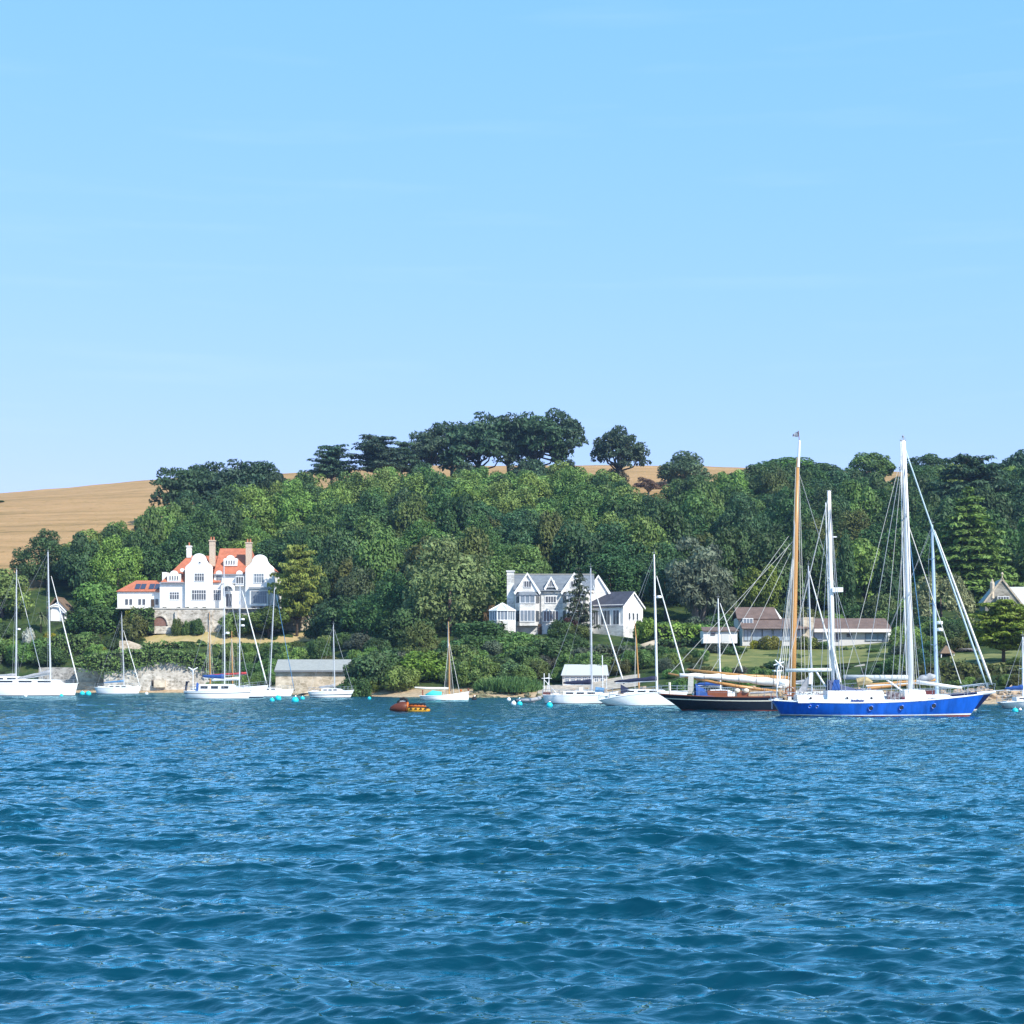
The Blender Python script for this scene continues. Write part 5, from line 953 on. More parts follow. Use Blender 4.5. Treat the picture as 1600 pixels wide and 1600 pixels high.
MB().path([(x(1338),-.4,z(1066)),(x(1352),-.4,z(1063)),(x(1362),-.4,z(1066))],[.3,.32,.1],7).obj('stowed_sail',mat('ochre_canvas',(.48,.38,.20),rough=.85,var=.4,vscale=5),B.o)
b=MB()
for px_ in (1384,1388,1393,1398,1403): b.box(x(px_)-.1,x(px_)+.12,-1.5,-1.2,z(1096),z(1080+px_%4))
b.obj('deck_gear',mat('mixed_gear',(.42,.40,.40),rough=.8,col2=(.10,.06,.07),vscale=4),B.o); MB().box(x(1404),x(1408.8),-1.6,-1.3,z(1095.5),z(1088)).obj('gas_locker',mat('maroon_box',(.14,.03,.05),rough=.6),B.o)
b=MB()
for px_ in (1343,1347,1352,1356): b.box(x(px_),x(px_)+.12,-.9,-.7,z(1081),z(1075))
b.obj('deck_vents',STEEL,B.o); MB().path([(x(1430),-.4,z(1065.5)),(x(1470),-.4,z(1071)),(x(1500),-.4,z(1074.5))],[.16,.13,.08],8).obj('staysail_boom',SAIL,B.o,smooth=True)
P=[(x(1432+i*4.2),.2,z(1063-i*1.0+.8*math.sin(i*2.2))) for i in range(8)]; MB().path(P,[.1,.22,.28,.3,.27,.3,.22,.1],8).obj('bundled_staysail',mat('grey_sailcloth',(.42,.44,.47),rough=.85,var=.4,vscale=4),B.o,smooth=True)
MB().box(x(1442),x(1458),-.5,.5,z(1087),z(1078)).obj('windlass',mat('maroon_gear',(.14,.035,.04),rough=.7,var=.5,vscale=5),B.o)
stanchions(B,V,st,nh,ts,h=.75,step=2,t0=.55,t1=1)
b=MB()
for sg in (-1,1): b.path([(x(1500),sg*.9,z(1072)),(x(1532),sg*.4,z(1068)),(x(1541),0,z(1068)),(x(1539),0,z(1083))],.03,5)
b.obj('bow_pulpit',STEEL,B.o); MB().tube((x(1525),0,z(1084)),(x(1553),0,z(1081)),.16,.10).obj('bowsprit',WPL,B.o)
# stern gear
MB().tube((x(1214),-.9,z(1094)),(x(1214),-.9,z(1042)),.05).tube((x(1221),.9,z(1094)),(x(1221),.9,z(1048)),.05).box(x(1209),x(1222),-.9,.9,z(1049),z(1047)).obj('stern_gantry',WPL,B.o)
b=MB(); c=(x(1216.5),-1,z(1037))
for k in range(6): a=k*1.047+.3; b.path([c,(c[0]+.42*math.cos(a),-1,c[2]+.42*math.sin(a))],[.06,.045],4)
b.ball((c[0],-.9,c[2]),(.1,.3,.1)).obj('wind_generator',WPL,B.o)
MB().ring((x(1234),-.6,z(1080)),.33,.045,'y').path([(x(1234)-.3,-.6,z(1080)),(x(1234)+.3,-.6,z(1080))],.025,4).path([(x(1234),-.6,z(1080)-.3),(x(1234),-.6,z(1080)+.3)],.025,4).obj('steering_wheel',TEAK,B.o); MB().box(x(1232),x(1236.5),-.55,-.2,z(1094),z(1080)).obj('pedestal',WPL,B.o)
MB().ball((x(1223),-.8,z(1066.5)),(.28,.2,.17)).obj('life_raft_canister',WPL,B.o); MB().path([(x(1207),-.4,z(1094)),(x(1207),-.4,z(1108))],.05,5).obj('boarding_ladder',STEEL,B.o); MB().box(x(1204),x(1210),-1.2,1.2,z(1094.5),z(1092.5)).obj('stern_platform',WPL,B.o)
MB().raw([(x(1246),-.3,z(1082)),(x(1262),-.3,z(1079)),(x(1264),-.3,z(1056)),(x(1258),-.2,z(1062))],[(0,1,2,3)]).raw([(x(1246),-.28,z(1082)),(x(1258),-.18,z(1062)),(x(1264),-.28,z(1056)),(x(1262),-.28,z(1079))],[(0,1,2,3)]).obj('hanging_awning',GREYC,B.o); MB().box(x(1264),x(1270),-.35,-.25,z(1069),z(1051)).obj('pale_panel',SAIL,B.o)
stanchions(B,V,st,nh,ts,h=.7,step=2,t0=0,t1=.14)
# ------------------------------------------------ person sitting on the ketch's stern
def person(loc,rz,label,s=1.0):
    me=bpy.data.meshes.new('body'); J={ 'pel':(0,0,.10,.15),'wa':(-.03,0,.30,.14),'ch':(-.02,0,.50,.17),'ne':(.0,0,.63,.065),'he':(.02,0,.74,.10),'top':(.02,0,.84,.07),
      'sl':(0,.19,.56,.07),'el':(.10,.27,.34,.055),'hl':(.30,.20,.26,.04),'sr':(0,-.19,.56,.07),'er':(.08,-.28,.33,.055),'hr':(.28,-.20,.24,.04),
      'tl':(.08,.10,.10,.11),'kl':(.45,.14,.14,.075),'fl':(.52,.14,-.28,.05),'gl':(.66,.15,-.33,.04),'tr':(.08,-.10,.10,.11),'kr':(.45,-.14,.12,.075),'fr':(.50,-.15,-.30,.05),'gr':(.64,-.16,-.35,.04)}
    E=[('pel','wa'),('wa','ch'),('ch','ne'),('ne','he'),('he','top'),('ch','sl'),('sl','el'),('el','hl'),('ch','sr'),('sr','er'),('er','hr'),('pel','tl'),('tl','kl'),('kl','fl'),('fl','gl'),('pel','tr'),('tr','kr'),('kr','fr'),('fr','gr')]
    K=list(J); vs=[J[k][:3] for k in K]; rs=[J[k][3] for k in K]; es=[(K.index(a),K.index(c)) for a,c in E]
    for hnd,sg in (('hl',1),('hr',-1)):                 # hands: palm, four fingers and a thumb
        hx,hy,hz_,_=J[hnd]; pi=K.index(hnd)
        for q in range(5):
            dy=(q-1.5)*.022 if q<4 else sg*-.05; ln=(.075,.088,.084,.066,.05)[q]
            vs.append((hx+.05,hy+dy*.8,hz_-.01)); vs.append((hx+.05+ln*.6,hy+dy,hz_-.025)); vs.append((hx+.05+ln*.9,hy+dy,hz_-.06)); rs+= [.011,.010,.008]
            k=len(vs)-3; es+=[(pi,k),(k,k+1),(k+1,k+2)]
    me.from_pydata(vs,es,[]); o=bpy.data.objects.new('person',me); C.objects.link(o); o.location=loc; o.rotation_euler=(0,0,rz); o.scale=(s,)*3
    m=o.modifiers.new('skin','SKIN')
    for i,r_ in enumerate(rs): me.skin_vertices[0].data[i].radius=(r_,r_*.92)
    me.skin_vertices[0].data[0].use_root=True
    sb=o.modifiers.new('sub','SUBSURF'); sb.levels=1; sb.render_levels=1
    me.materials.append(mat('tan_clothing',(.42,.30,.18),rough=.9,var=.35,vscale=4)); tag(o,label,'person')
    skin=mat('skin',(.52,.32,.23),rough=.6); h=MB().ball((.03,0,.755),(.098,.08,.122),12,8).ball((.125,0,.745),(.022,.016,.022),6,4).ball((.02,.083,.745),(.025,.012,.03),6,4).ball((.02,-.083,.745),(.025,.012,.03),6,4).obj('head',skin,o,smooth=True)
    MB().ball((.112,.033,.77),.013,6,4).ball((.112,-.033,.77),.013,6,4).box(.115,.126,-.03,.03,.705,.713).obj('face',BLACK,h)
    MB().path([(.02,0,.80),(.02,0,.81),(.02,0,.86),(.02,0,.885)],[.17,.17,.105,.06],12).obj('hat',SAIL,o); return o
pr=person((X(1217,YB),YB-.5,Z(1091,YB)),R(-30),'person in tan clothes and a pale hat sitting at the stern of the blue ketch',1.05)
MB().box(x(1211),x(1222),-1.0,.4,z(1094.8),z(1090.5)).obj('stern_seat',WPL,B.o)
# ------------------------------------------------ inflatable, tender, buoys
YI=YW(1112); B=Boat('inflatable_raft','orange and yellow inflatable towing raft with rows of black handles','inflatable',YI,640,0); x,z=B.x,B.z
def tubeP(P,r,m,nm): return MB().path(P,r,12).obj(nm,m,B.o,smooth=True)
tubeP([(x(609),-.1,z(1109.8)),(x(612),-.1,z(1107.2)),(x(618),-.1,z(1106)),(x(628),-.1,z(1105.4)),(x(635),-.1,z(1106)),(x(637),-.1,z(1107))],[.04,.22,.36,.50,.50,.40],mat('orange_pvc_painted_shade',(.11,.028,.014),rough=.5),'nose_cone')  # orange nose; its shaded side is painted as a dark maroon colour
MB().ring((x(637),-.1,z(1106.8)),.46,.11,'x',20,8).obj('nose_rim',ORAN,B.o,smooth=True)
for yy,m_ in ((-.62,YEL),(.05,ORAN),(.72,YEL)): tubeP([(x(638),yy,z(1109.6)),(x(650),yy,z(1109.4)),(x(665),yy,z(1109.6)),(x(671.5),yy,z(1109.8))],[.22,.24,.22,.08],m_,'pontoon')
tubeP([(x(637),-.2,z(1103)),(x(650),-.2,z(1102.8)),(x(662),-.2,z(1103.4)),(x(666),-.2,z(1104))],[.15,.16,.14,.06],ORAN,'seat_tube')
MB().box(x(638),x(670),-.72,.8,z(1106.2),z(1104.4)).obj('deck_strap',BLACK,B.o)
for i in range(4):
    c=x(643.5+i*6); MB().path([(c-.17,-.3,z(1101.5)),(c-.15,-.32,z(1099.6)),(c+.15,-.32,z(1099.6)),(c+.17,-.3,z(1101.5))],.075,6).obj('handle',BLACK,B.o)
    c=x(643+i*7.5); MB().path([(c-.1,-.88,z(1108)),(c,-.9,z(1106.5)),(c+.1,-.88,z(1108))],.05,5).obj('grab_loop',BLACK,B.o)
MB().path([(x(621.5),0,z(1102)),(x(622.5),0,z(1096)),(x(626),0,z(1092)),(x(631),0,z(1090.8)),(x(635.5),0,z(1093)),(x(638),0,z(1101))],.11,8).obj('arch_tube',BLACK,B.o,smooth=True)
MB().path([(x(622),.2,z(1100)),(x(625),.2,z(1096)),(x(634),.2,z(1096)),(x(637),.2,z(1100))],[.1,.2,.2,.1],8).obj('back_cushion',GREYH,B.o)
B=Boat('tender','grey inflatable tender with pale bow lying close to the rocks','dinghy',YW(1098.5),826,-6); x,z=B.x,B.z
MB().path([(x(808),-.7,z(1094.5)),(x(830),-.75,z(1094)),(x(840),-.35,z(1092)),(x(843.5),0,z(1091)),(x(840),.35,z(1092)),(x(830),.75,z(1094)),(x(808),.7,z(1094.5))],[.2,.22,.22,.2,.22,.22,.2],8).obj('tube',GREYH,B.o,smooth=True); MB().box(x(808),x(836),-.6,.6,z(1097.5),z(1095)).obj('floor',GREYC,B.o); MB().box(x(820),x(823),-.6,.6,z(1093.5),z(1092.5)).obj('thwart',WPL,B.o); MB().box(x(806.5),x(808),-.6,.6,z(1097),z(1093)).obj('transom',BLACK,B.o)
def buoy(px,wl,r,m,label,grp='mooring buoys'):
    Y=YW(wl); s=Y/F; o=thing('mooring_buoy',label,'buoy',(X(px,Y),Y,0),0,grp); rr=r*s
    MB().ball((0,0,rr*.45),(rr,rr,rr*.95),14,9).obj('float',m,o,smooth=True); MB().ring((0,0,rr*1.42),rr*.22,rr*.06).tube((0,0,rr*1.3),(0,0,rr*1.45),rr*.12).obj('lifting_eye',STEEL,o)
for a in [(128.5,1085.5,4,TURQ,'turquoise buoy left of the pair by the tall left yacht bow'),(138,1086,4.5,TURQ,'turquoise buoy right of the pair by the tall left yacht bow'),(40,1088.5,2.6,WPL,'white buoy against the leftmost yacht hull'),(96,1088.5,3,TURQ,'turquoise buoy against the tall left yacht hull'),(229,1085,2.6,WPL,'white buoy right of the small yacht with faded blue cover'),
 (425,1096,4,TURQ,'turquoise buoy nearest below the bow with the thick furled jib'),(434.5,1093.5,5,TURQ,'turquoise buoy in front of the yacht with the raked mast'),(461,1097,5.8,TURQ,'largest turquoise buoy, right of the raked mast yacht'),(472.5,1093,3.6,TURQ,'small turquoise buoy between raked mast yacht and striped sloop'),(577,1092.5,2.8,TURQ,'small turquoise buoy alone off the sandy beach'),
 (795,1094.5,3.2,WPL,'white buoy left of the grey tender, further out'),(802.5,1101,4,WPL,'white buoy beside the turquoise one under the tender'),(811,1097,4.2,TURQ,'pale turquoise buoy touching the grey tender stern'),(812,1102,4.4,TURQ,'turquoise buoy below the grey tender'),(858.5,1104.5,5.2,TURQ,'turquoise buoy under the stern gantry yacht'),(1586,1113,5,TURQ,'turquoise buoy below the yacht at the right edge'),(1594,1110,2.6,WPL,'small white buoy below the yacht at the right edge'),(741,1094,4.2,BLACK,'dark buoy off the bow of the small gaff boat')]: buoy(*a)
# ---------------------------------------------------------------- lawns
def sheet(name,u0,u1,Y0,Y1,m,lift=.07,nu=40,ny=14):
    U_,Y_=np.meshgrid(np.linspace(u0,u1,nu),np.linspace(Y0,Y1,ny)); X_=X(U_,Y_); Z_=ground(X_,Y_)+lift+.03*np.sin(X_*1.3+Y_*.9)
    idx=np.arange(nu*ny).reshape(ny,nu); Fq=np.stack([idx[:-1,:-1],idx[:-1,1:],idx[1:,1:],idx[1:,:-1]],-1).reshape(-1,4)
    o=bpy.data.objects.new(name,arrmesh(name,np.stack([X_,Y_,Z_],-1).reshape(-1,3),Fq,[m],smooth=True)); C.objects.link(o); o['kind']='structure'; return o
DRY=mat('dry_lawn_grass',(.44,.33,.17),rough=.95,var=.35,vscale=.5,bump=.5,bscale=3,col2=(.33,.27,.11)); GRASS=mat('mown_grass',(.205,.195,.06),rough=.95,vscale=.3,bump=.5,bscale=4,col2=(.10,.125,.032))
sheet('dry_lawn',224,508,386.5,394.4,DRY); sheet('lawn',1070,1420,287,317,GRASS); sheet('lawn',1484,1660,255,289,GRASS); sheet('path',840,1000,280.5,291,mat('shore_gravel',(.50,.44,.36),rough=.9,var=.4,vscale=1.5),lift=.12)
# ---------------------------------------------------------------- hedges
def hedge(top,pybot,Y,th,col,label,cat='hedge',rag=.18,leaf=.34,dens=13,name='hedge',bot=None):
    s=Y/F; g=np.random.default_rng(int(top[0][0]*7+pybot)); px0=top[0][0]; px1=top[-1][0]; x0,x1=X(px0,Y),X(px1,Y); L=x1-x0; zb=Z(pybot,Y)
    hts=lambda x_: np.interp(x_,[X(a,Y) for a,_ in top],[Z(b_,Y) for _,b_ in top])
    n=int(dens*L*(np.mean([Z(b_,Y)-zb for _,b_ in top])+th)); xs=g.uniform(x0,x1,n); zt=hts(xs); zl=(np.interp(xs,[X(a,Y) for a,_ in bot],[Z(b_,Y) for _,b_ in bot])-zb+g.uniform(-.5,.3,n)) if bot else 0; H=zt-zb; f=zl+g.uniform(0,1,n)*(H-zl+th); onf=f<H
    wob=.35*np.sin(xs*.9+1)+.2*np.sin(xs*2.3)
    P=np.stack([xs,np.where(onf,wob*.5,f-H),np.where(onf,zb+f,zt+wob*.25)],-1)+g.normal(size=(n,3))*rag
    nrm=unit(np.where(onf[:,None],np.array([[0,-1,.35]]),np.array([[0,-.2,1]]))+g.normal(size=(n,3))*.55)
    t=unit(np.cross(nrm,unit(g.normal(size=(n,3))))); bt=np.cross(nrm,t); sz=leaf*g.uniform(.6,1.4,(n,1))
    V=np.stack([P-t*sz*.8,P+bt*sz*.45,P+t*sz*.8,P-bt*sz*.45],1).reshape(-1,3)-np.array([[x0,0,zb]])
    T=np.repeat(g.uniform(.6,1.35,n)*(.85+.25*np.sin(xs*1.7+P[:,2]*2.1)),4)
    o=thing(name,label,cat,(x0,Y,zb)); q=bpy.data.objects.new('foliage',crown_mesh('foliage',V,T)); C.objects.link(q); q.parent=o; q.color=(*col,1)
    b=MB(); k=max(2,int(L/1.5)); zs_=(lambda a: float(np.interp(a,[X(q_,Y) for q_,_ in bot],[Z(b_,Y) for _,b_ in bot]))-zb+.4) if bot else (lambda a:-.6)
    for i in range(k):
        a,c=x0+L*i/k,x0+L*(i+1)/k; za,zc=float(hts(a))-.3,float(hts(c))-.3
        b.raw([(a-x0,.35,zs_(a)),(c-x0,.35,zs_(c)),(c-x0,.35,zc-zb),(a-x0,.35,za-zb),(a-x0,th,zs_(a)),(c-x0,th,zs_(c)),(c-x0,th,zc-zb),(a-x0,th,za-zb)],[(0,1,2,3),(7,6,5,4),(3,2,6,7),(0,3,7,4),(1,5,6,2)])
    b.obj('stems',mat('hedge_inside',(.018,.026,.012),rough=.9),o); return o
hedge([(116,1031),(150,1022),(200,1016),(260,1017),(300,1020),(330,1029),(352,1040)],1053,371.4,4.5,(.13,.21,.055),'long trailing hedge overhanging the pale rubble sea wall',bot=[(116,1045),(160,1053),(190,1050),(220,1044),(245,1036),(265,1035),(290,1041),(320,1049),(352,1053)])
hedge([(222,1006),(250,1004),(262,1005),(300,1006),(345,1008)],1021,385.5,2.5,G_MID,'dark clipped hedge along the front of the dry lawn')
hedge([(345,1008),(380,1007),(420,1006),(445,1007)],1030,384,2.5,G_MID,'looser green hedge below the dry lawn behind the white yachts')
hedge([(1030,976),(1065,977.5),(1101,981)],1001,317.5,2.6,(.20,.33,.05),'bright lime green clipped hedge right of the grey stone house')
hedge([(1029,1000),(1101,1000.5)],1009,315.5,1.2,G_DARK,'low dark hedge at the foot of the lime green hedge')
hedge([(905,1016),(935,1011),(985,1012),(1036,1014)],1052,299.5,2.5,G_GREY,'broad greyish hedge behind the pale roofed boathouse')
hedge([(1306,1013),(1345,1014),(1405,1017)],1031,307,1.6,G_DARK,'dark low hedge in front of the right half of the bungalow')
hedge([(204,951),(240,950)],985,393.2,.9,G_MID,'ivy covered wall below the left wing of the white house',cat='ivy',name='ivy')
hedge([(60,1000),(95,993),(118,993),(150,998)],1030,387,2.2,(.13,.21,.055),'clipped hedge on the bank behind the two left yachts')
hedge([(1415,1045),(1440,1038),(1500,1036),(1560,1042),(1610,1046)],1078,246,3,G_OLIVE,'olive hedge bank behind the bows of the blue ketch')
# ---------------------------------------------------------------- named trees and shrubs
T=[
('bigbroad',70,826,112,430,G_DARK,'big dark round tree at the edge of the golden field on the left'),
('bigbroad',183,836,98,417,(.17,.25,.045),'bright light green round tree left of the white house'),
('broad',4,886,100,404,G_LIGHT,'light green tree at the left edge of the picture'),
('broad',120,868,80,424,G_BLUE,'dark tree between the big dark tree and the bright one on the left'),
('broad',232,850,70,424,G_DARK,'dark tree behind the left wing of the white house'),
('goldcypress',464,848,86,391.5,(.24,.30,.06),'tall golden cypress with pale forked trunk right of the white house'),
('broad',535,826,92,408,(.072,.13,.048),'soft bluish green tree right of the golden cypress'),
('broad',500,868,70,402,G_DARK,'dark tree just behind the golden cypress'),
('broad',560,880,84,380,(.075,.12,.045),'mid green tree below the soft bluish green tree'),
('bigbroad',702,836,176,343,(.150,.215,.068),'very large round olive green tree left of the grey house'),
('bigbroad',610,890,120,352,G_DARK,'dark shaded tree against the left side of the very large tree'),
('broad',545,925,105,372,G_DARK,'dark low crowned tree at the end of the dry lawn'),
('broad',655,968,64,318,(.11,.15,.045),'small pale tree in front of the foot of the very large tree'),
('broad',575,925,95,366,G_DARK,'dark tree added as deep shade left of the very large tree'),  # this and the next two are added; dark green stands for deep shade
('broad',522,935,90,380,(.045,.08,.03),'dark tree added as shade at the right end of the garden terrace'),
('broad',640,940,90,338,G_DARK,'dark tree added as shade under the left edge of the very large tree'),
('bush',505,975,70,384,G_DARK,'dark shrub at the right end of the dry lawn'),
('bush',756,968,110,327,G_DARK,'dark dense shrub mass left of the conservatory base'),
('bush',592,1008,104,302,(.075,.125,.045),'big soft green shrub right of the stone boathouse'),
('bush',668,1012,100,301,G_LIME,'bright green shrub mass at the back of the sandy beach'),
('bush',718,1004,78,303,G_OLIVE,'olive shrub behind the small gaff boat mast'),
('bush',772,1022,84,299,(.07,.13,.04),'fresh green shrub left of the reeds'),
('bush',806,1031,70,296,(.075,.14,.05),'fresh green shrub behind the reeds'),
('reeds',795,1056,88,288,(.10,.17,.055),'tall bright green reeds at the edge of the beach'),
('bush',868,992,100,306,G_DARK,'large dark rounded bush below the grey stone house'),
('bush',808,985,90,313,G_MID,'green bush below the conservatory base'),
('bush',876,967,46,322,G_DARK,'clipped dome bush in front of the grey house bay'),
('bush',906,974,50,321,G_OLIVE,'olive bush at the foot of the sparse conifer'),
('bush',890,962,28,324,(.085,.035,.035),'dark red shrub in front of the grey house'),
('bush',771,942,34,336,G_BROWN,'rust brown shrub behind the conservatory roof'),
('sparse',905,888,66,326,(.075,.085,.06),'thin open dark conifer standing in front of the grey stone house'),
('palm',979,909,36,345,(.07,.11,.05),'green palm tree behind the right wing of the grey house'),
('bush',1010,963,44,321,G_LIME,'bright green bush at the right corner of the grey house'),
('bush',985,1000,40,312,G_MID,'green bush below the right wing of the grey house'),
('open',1092,836,160,349,(.135,.165,.105),'grey green open tree with pale limbs left of the bungalow'),
('broad',1040,870,80,356,G_BLUE,'dark tree behind the right end of the grey house'),
('broad',1190,880,80,352,(.13,.17,.03),'yellow green tree behind the upper roof of the bungalow'),
('cypress',1321,838,46,352,(.045,.115,.035),'bright green flame shaped cypress behind the bungalow'),
('cypress',1386,862,60,356,(.04,.09,.035),'dark green cypress between the ketch masts'),
('bush',1376,922,60,345,(.10,.14,.05),'pale feathery shrub behind the bungalow right end'),
('weeping',1470,894,116,331,(.20,.24,.11),'grey green weeping dome shaped tree right of the ketch main mast'),
('spruce',1512,764,186,372,(.14,.23,.05),'large tiered conifer with drooping branches at the right'),
('cedar',1518,711,140,446,(.050,.095,.045),'dark tiered conifer on the skyline behind the large tiered one'),
('goldcypress',1568,936,124,267,(.22,.26,.04),'golden flat topped cypress on a dark trunk at the right edge'),
('pine',1598,694,72,520,G_PINE,'dark pine on the skyline at the right edge'),
('broad',1358,704,78,560,G_MID,'round green tree on the skyline between the ketch masts'),
('broad',1448,708,84,560,G_DARK,'dark round tree on the skyline right of the ketch main mast'),
('broad',1225,713,120,562,G_MID,'broad green tree on the skyline left of the wooden mast'),
('broad',1280,722,90,560,G_DARK,'dark green tree on the skyline right of the wooden mast'),
('broad',1070,706,88,556,(.085,.125,.065),'flat topped grey green tree on the field edge right of the lone pine'),
('pine',968,656,88,540,G_PINE,'lone dark pine standing against the sky right of the pine clump'),
('bush',962,730,50,538,(.12,.095,.06),'brown bare shrub at the foot of the lone pine'),
('open',1014,745,52,527,(.16,.115,.075),'brown scrubby shrub on the golden bank right of the lone pine'),
('open',1092,762,60,500,(.22,.20,.17),'bare grey branched tree in the wood below the flat topped tree'),
('pine',668,660,84,553,G_PINE,'lowest pine at the left end of the skyline pine clump'),
('pine',705,652,98,556,G_PINE,'second pine from the left in the skyline pine clump'),
('pine',748,640,106,552,G_PINE,'third pine from the left in the skyline pine clump'),
('pine',795,639,102,557,G_PINE,'middle pine of the skyline clump left of the tallest'),
('pine',838,632,112,553,G_PINE,'broad pine just left of the tallest in the skyline clump'),
('pine',868,628,98,556,(.062,.112,.055),'tallest pine at the right end of the skyline clump'),
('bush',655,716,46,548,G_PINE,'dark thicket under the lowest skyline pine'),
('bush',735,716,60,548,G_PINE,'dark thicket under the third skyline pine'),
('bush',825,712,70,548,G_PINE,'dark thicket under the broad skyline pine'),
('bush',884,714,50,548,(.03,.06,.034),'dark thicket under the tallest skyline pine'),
('cedar',518,695,84,542,(.060,.110,.062),'small flat tiered cedar on the skyline left of the pine clump'),
('cedar',590,680,104,540,(.060,.110,.062),'larger tiered cedar on the skyline beside the pine clump'),
('cedar',628,690,60,546,(.060,.110,.062),'cedar touching the left end of the pine clump'),
('pine',284,720,92,500,G_PINE,'leftmost dark conifer of the skyline group above the white house'),
('pine',322,716,95,503,G_PINE,'second dark conifer from the left above the white house'),
('pine',362,714,98,500,G_PINE,'third dark conifer from the left above the white house'),
('pine',400,711,100,503,G_PINE,'tallest dark conifer above the white house'),
('pine',428,722,50,500,G_PINE,'rightmost dark conifer above the white house'),
('bush',0,794,16,560,G_DARK,'small bush alone in the golden field at the left edge'),
('bush',150,902,90,406,G_MID,'rounded green shrub below the bright tree left of the white house'),
('bush',146,941,96,398,G_DARK,'dark dome shaped bush below the left wing of the white house'),
('bush',208,956,54,393,G_OLIVE,'olive shrub in front of the left wing terrace'),
('bush',205,945,22,395,G_YEL,'small yellow shrub by the left wing terrace'),
('palm',64,944,30,398,(.12,.14,.06),'small cabbage palm beside the thatched cottage'),
('bush',45,975,24,391,(.50,.50,.46),'white flowering bush between the left yacht masts'),
('bush',78,985,30,390,G_YEL,'yellow bush beside the tall left yacht mast'),
('bush',160,1009,18,386,G_YEL,'small round yellow bush above the sandstone wall'),
('bush',10,997,26,390,(.20,.22,.05),'yellow green bush at the left edge above the first yacht'),
('bush',372,952,64,392.6,G_MID,'green bush covering the middle of the terrace wall'),
('broad',420,944,78,391,G_MID,'small spreading tree with a dark leaning trunk on the dry lawn'),
('bush',277,963,20,393,G_OLIVE,'brown green clipped bush against the terrace wall'),
('bush',292,968,16,392.6,(.10,.18,.05),'little light green bush against the terrace wall'),
('bush',308,965,28,392.6,G_DARK,'dark spiky shrub against the terrace wall'),
('bush',1180,998,18,312,G_YEL,'yellow clipped ball in front of the bungalow left window'),
('bush',1203,991,40,311,(.17,.18,.04),'large clipped golden green dome in front of the bungalow'),
('bush',1161,1011,16,308,G_MID,'small green clipped ball on the bungalow lawn'),
('bush',1259,993,44,311,(.13,.17,.035),'clipped green dome between the wooden mast and the mizzen'),
('bush',1288,1000,34,311,G_MID,'green shrub by the bungalow right of the stone chimney'),
('bush',1122,1003,46,307,G_GREY,'grey leaved shrub in front of the white garage'),
('bush',1146,1008,40,304,G_DARK,'dark shrub at the left edge of the bungalow lawn'),
('bush',1366,1017,24,301,G_MID,'round green shrub in front of the dark low hedge'),
('palm',1396,997,24,308,(.26,.25,.08),'yellow cabbage palm at the right end of the bungalow'),
('bush',1436,1003,52,300,G_MID,'green rounded shrub right of the ketch main mast'),
('bush',1225,1030,66,284,G_DARK,'dark shrub below the lawn behind the wooden mast'),
('bush',1310,1038,50,282,G_DARK,'dark shrub below the lawn right of the mizzen mast'),
('bush',1395,1035,70,279,G_MID,'spreading green shrub below the lawn left of the ketch main mast'),
('bush',1510,1013,40,292,(.30,.30,.25),'pale flowering shrub right of the little summerhouse'),
('bush',1540,985,60,310,G_DARK,'dark shrub behind the trunk of the golden flat topped cypress'),
('bush',1592,1025,40,262,(.12,.16,.04),'light green shrub at the foot of the golden flat topped cypress'),
]
DROP={1470:3.5,575:4,522:4,640:4,702:4.5,610:4,545:4,655:2.5,1092:7,1070:3,500:3,560:3,1568:.5,420:.3,535:2,4:2,70:3,183:2.5}
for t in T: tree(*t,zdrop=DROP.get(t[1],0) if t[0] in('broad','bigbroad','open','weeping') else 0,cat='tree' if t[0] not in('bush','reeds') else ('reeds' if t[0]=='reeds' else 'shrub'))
# ---------------------------------------------------------------- mixed planting on the banks
COLS=[(G_MID,'mid green'),(G_DARK,'dark green'),(G_LIGHT,'light green'),(G_GREY,'grey green'),(G_OLIVE,'olive green')]
def fill(u0,u1,Y0,Y1,n,h0,h1,where,topline,wts=(4,3,2,1.5,1.5),wr=(1.3,2.0)):
    k=0
    for i in range(n*4):
        if k>=n: break
        f=(k+.5)/n; u=u0+(u1-u0)*((k*0.61803)%1)+random.uniform(-8,8); Y=Y0+(Y1-Y0)*f+random.uniform(-1,1); h=random.uniform(h0,h1); g0=gz(u,Y)
        lim=np.interp(u,[a for a,_ in topline],[b_ for _,b_ in topline]); h=min(h,Z(lim+random.uniform(0,6),Y)-g0); k+=1
        if h<.7: continue
        c,word=random.choices(COLS,wts)[0]
        tree('bush',u,0,h*random.uniform(*wr)*F/Y,Y,c,f'{word} shrub in the mixed planting {where}',cat='shrub',group=f'{word} shrubs {where}',h=h,name='shrub')
fill(-90,185,384.5,410,44,2.2,5,'behind the left yachts',[(-90,930),(60,985),(120,985),(190,985)],wts=(4,1,4,1.5,1.5))
fill(345,482,347,384.5,32,2,4.5,'above the stone boathouse and sea wall',[(345,1001),(482,1000)])
fill(480,650,330,392,22,2,4.5,'in the shade between lawn and beach',[(480,1000),(520,985),(650,985)])
fill(556,850,293,338,46,2,5,'behind the sandy beach',[(550,1010),(640,1005),(760,985),(850,985)])
fill(820,1045,293,317,30,1.8,4,'below the grey stone house',[(820,985),(900,985),(930,1008),(1045,1005)])
fill(1040,1425,266,288,46,1.2,3.0,'below the bungalow lawn',[(1040,1030),(1110,1036),(1240,1040),(1425,1040)])
fill(1035,1110,290,312,14,1.2,2.4,'beside the lime green hedge',[(1035,1010),(1110,1010)])
fill(1405,1500,262,335,30,1.5,4,'around the little summerhouse',[(1405,985),(1460,985),(1466,1036),(1500,1036)])
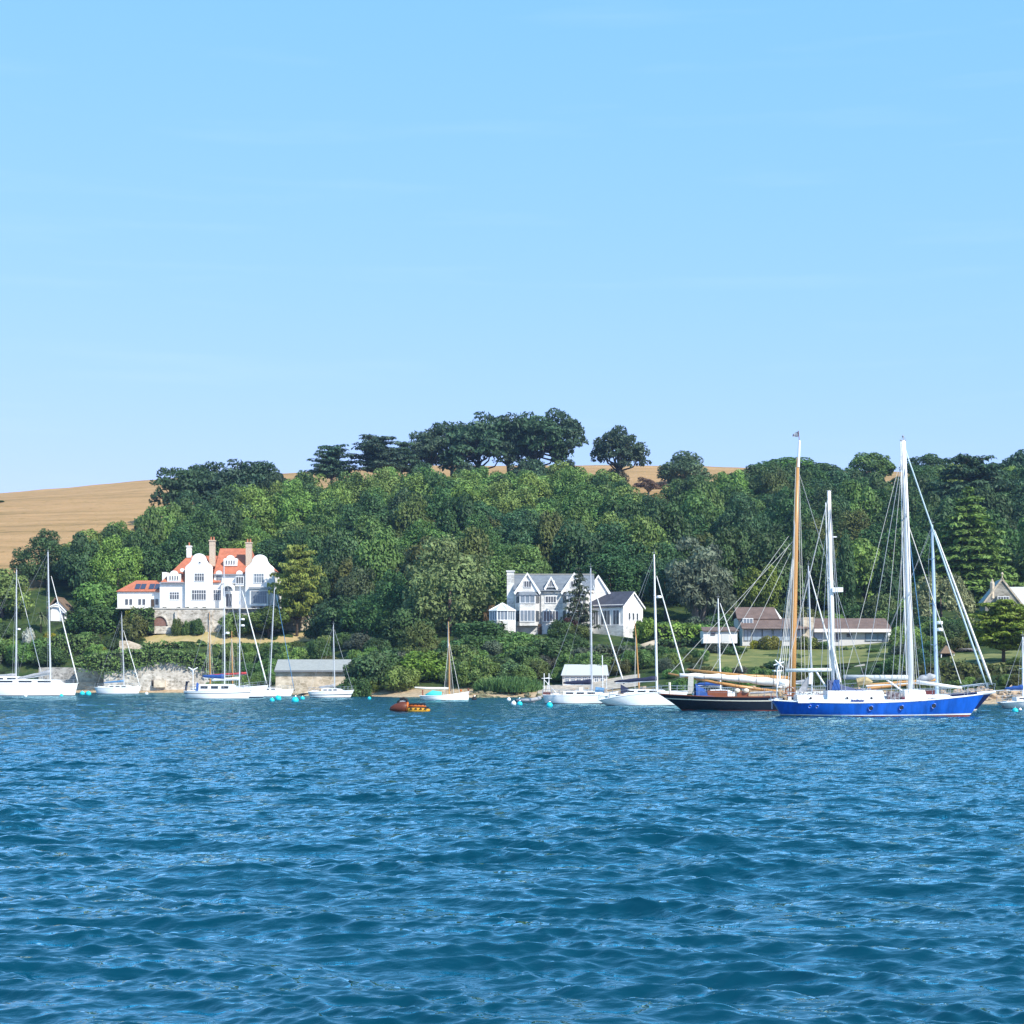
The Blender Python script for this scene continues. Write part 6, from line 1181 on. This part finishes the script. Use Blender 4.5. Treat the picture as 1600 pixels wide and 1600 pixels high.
fill(1420,1690,226,244,34,.8,2.2,'on the low bank behind the ketch bows',[(1420,1052),(1500,1050),(1690,1050)],wts=(2,1,2,1,4))
fill(1095,1450,336,350,34,2.2,5,'behind the bungalow',[(1095,950),(1150,940),(1240,935),(1450,925)])
fill(1030,1160,322,338,20,1.5,4,'behind the lime green hedge and garage',[(1030,965),(1100,965),(1160,958)])
fill(1418,1500,310,340,18,2,4.5,'behind the domed tree',[(1395,960),(1500,960)])
fill(1500,1690,292,340,18,2,5,'below the gothic stone house',[(1500,985),(1545,960),(1600,965),(1690,965)])
# ---------------------------------------------------------------- rocks
def rockmesh(seed):
    g=np.random.default_rng(seed); b=MB(); b.ball((0,0,.25),(1,.8,.6),9,6); v=np.array(b.v); d=unit(v); v=v*(1+.22*np.sin(d[:,:1]*5+seed)+.18*np.sin(d[:,1:2]*7+seed*2)+.1*g.normal(size=(len(v),1)))
    me=bpy.data.meshes.new('rock'); me.from_pydata([tuple(p) for p in v],[],b.f); me.update(); return me
ROCKT=mat('tan_rock',(.50,.38,.26),rough=.9,var=.4,vscale=2,bump=.6,bscale=4); ROCKW=mat('weedy_rock',(.30,.27,.16),rough=.95,col2=(.10,.10,.05),vscale=1.2,bump=.6,bscale=4)
RM=[rockmesh(i) for i in range(6)]
for m_ in RM[:3]: m_.materials.append(ROCKT)
for m_ in RM[3:]: m_.materials.append(ROCKW)
def rocks(u0,u1,d0,d1,n,r0,r1,weed,label,grp):
    for i in range(n):
        u=random.uniform(u0,u1); Y=shoreY(u)+random.uniform(d0,d1); me=RM[random.randrange(3)+(3 if weed else 0)]
        o=bpy.data.objects.new('rock',me); C.objects.link(o); r=random.uniform(r0,r1); o.scale=(r*random.uniform(.9,1.6),r,r*random.uniform(.6,1)); o.rotation_euler=(0,0,random.uniform(0,6)); o.location=(X(u,Y),Y,gz(u,Y)-.05); tag(o,label,'rock',grp); o['kind']='thing'
rocks(735,850,-1.5,5,34,.25,.7,True,'weed covered rock on the shore between the reeds and the tender','weedy shore rocks')
rocks(850,1010,-1,7,26,.25,.6,False,'tan rock on the shore below the pale roofed boathouse','tan rocks by the boathouse')
rocks(1040,1440,-1,10,34,.3,.8,False,'tan rock on the shore behind the black cutter and the ketch','tan rocks behind the cutter')
rocks(1440,1640,-1.5,11,70,.3,1.0,False,'tan rock on the shore behind the bows of the blue ketch','tan rocks on the right shore')
rocks(-60,430,2,8,30,.2,.5,False,'tan rock on the narrow beach under the left sea walls','tan rocks under the sea walls')
# ---------------------------------------------------------------- air
hz=MB().box(-4800,4800,-6,2700,-4,105).obj('haze',None)
hm=bpy.data.materials.new('air'); hm.use_nodes=True; n=hm.node_tree; n.nodes.remove(n.nodes['Principled BSDF'])
pv=n.nodes.new('ShaderNodeVolumePrincipled'); pv.inputs['Color'].default_value=(.45,.68,1,1); pv.inputs['Density'].default_value=0.00009; pv.inputs['Anisotropy'].default_value=.2
n.links.new(pv.outputs[0],n.nodes['Material Output'].inputs['Volume']); hz.data.materials.clear(); hz.data.materials.append(hm); hz['kind']='stuff'
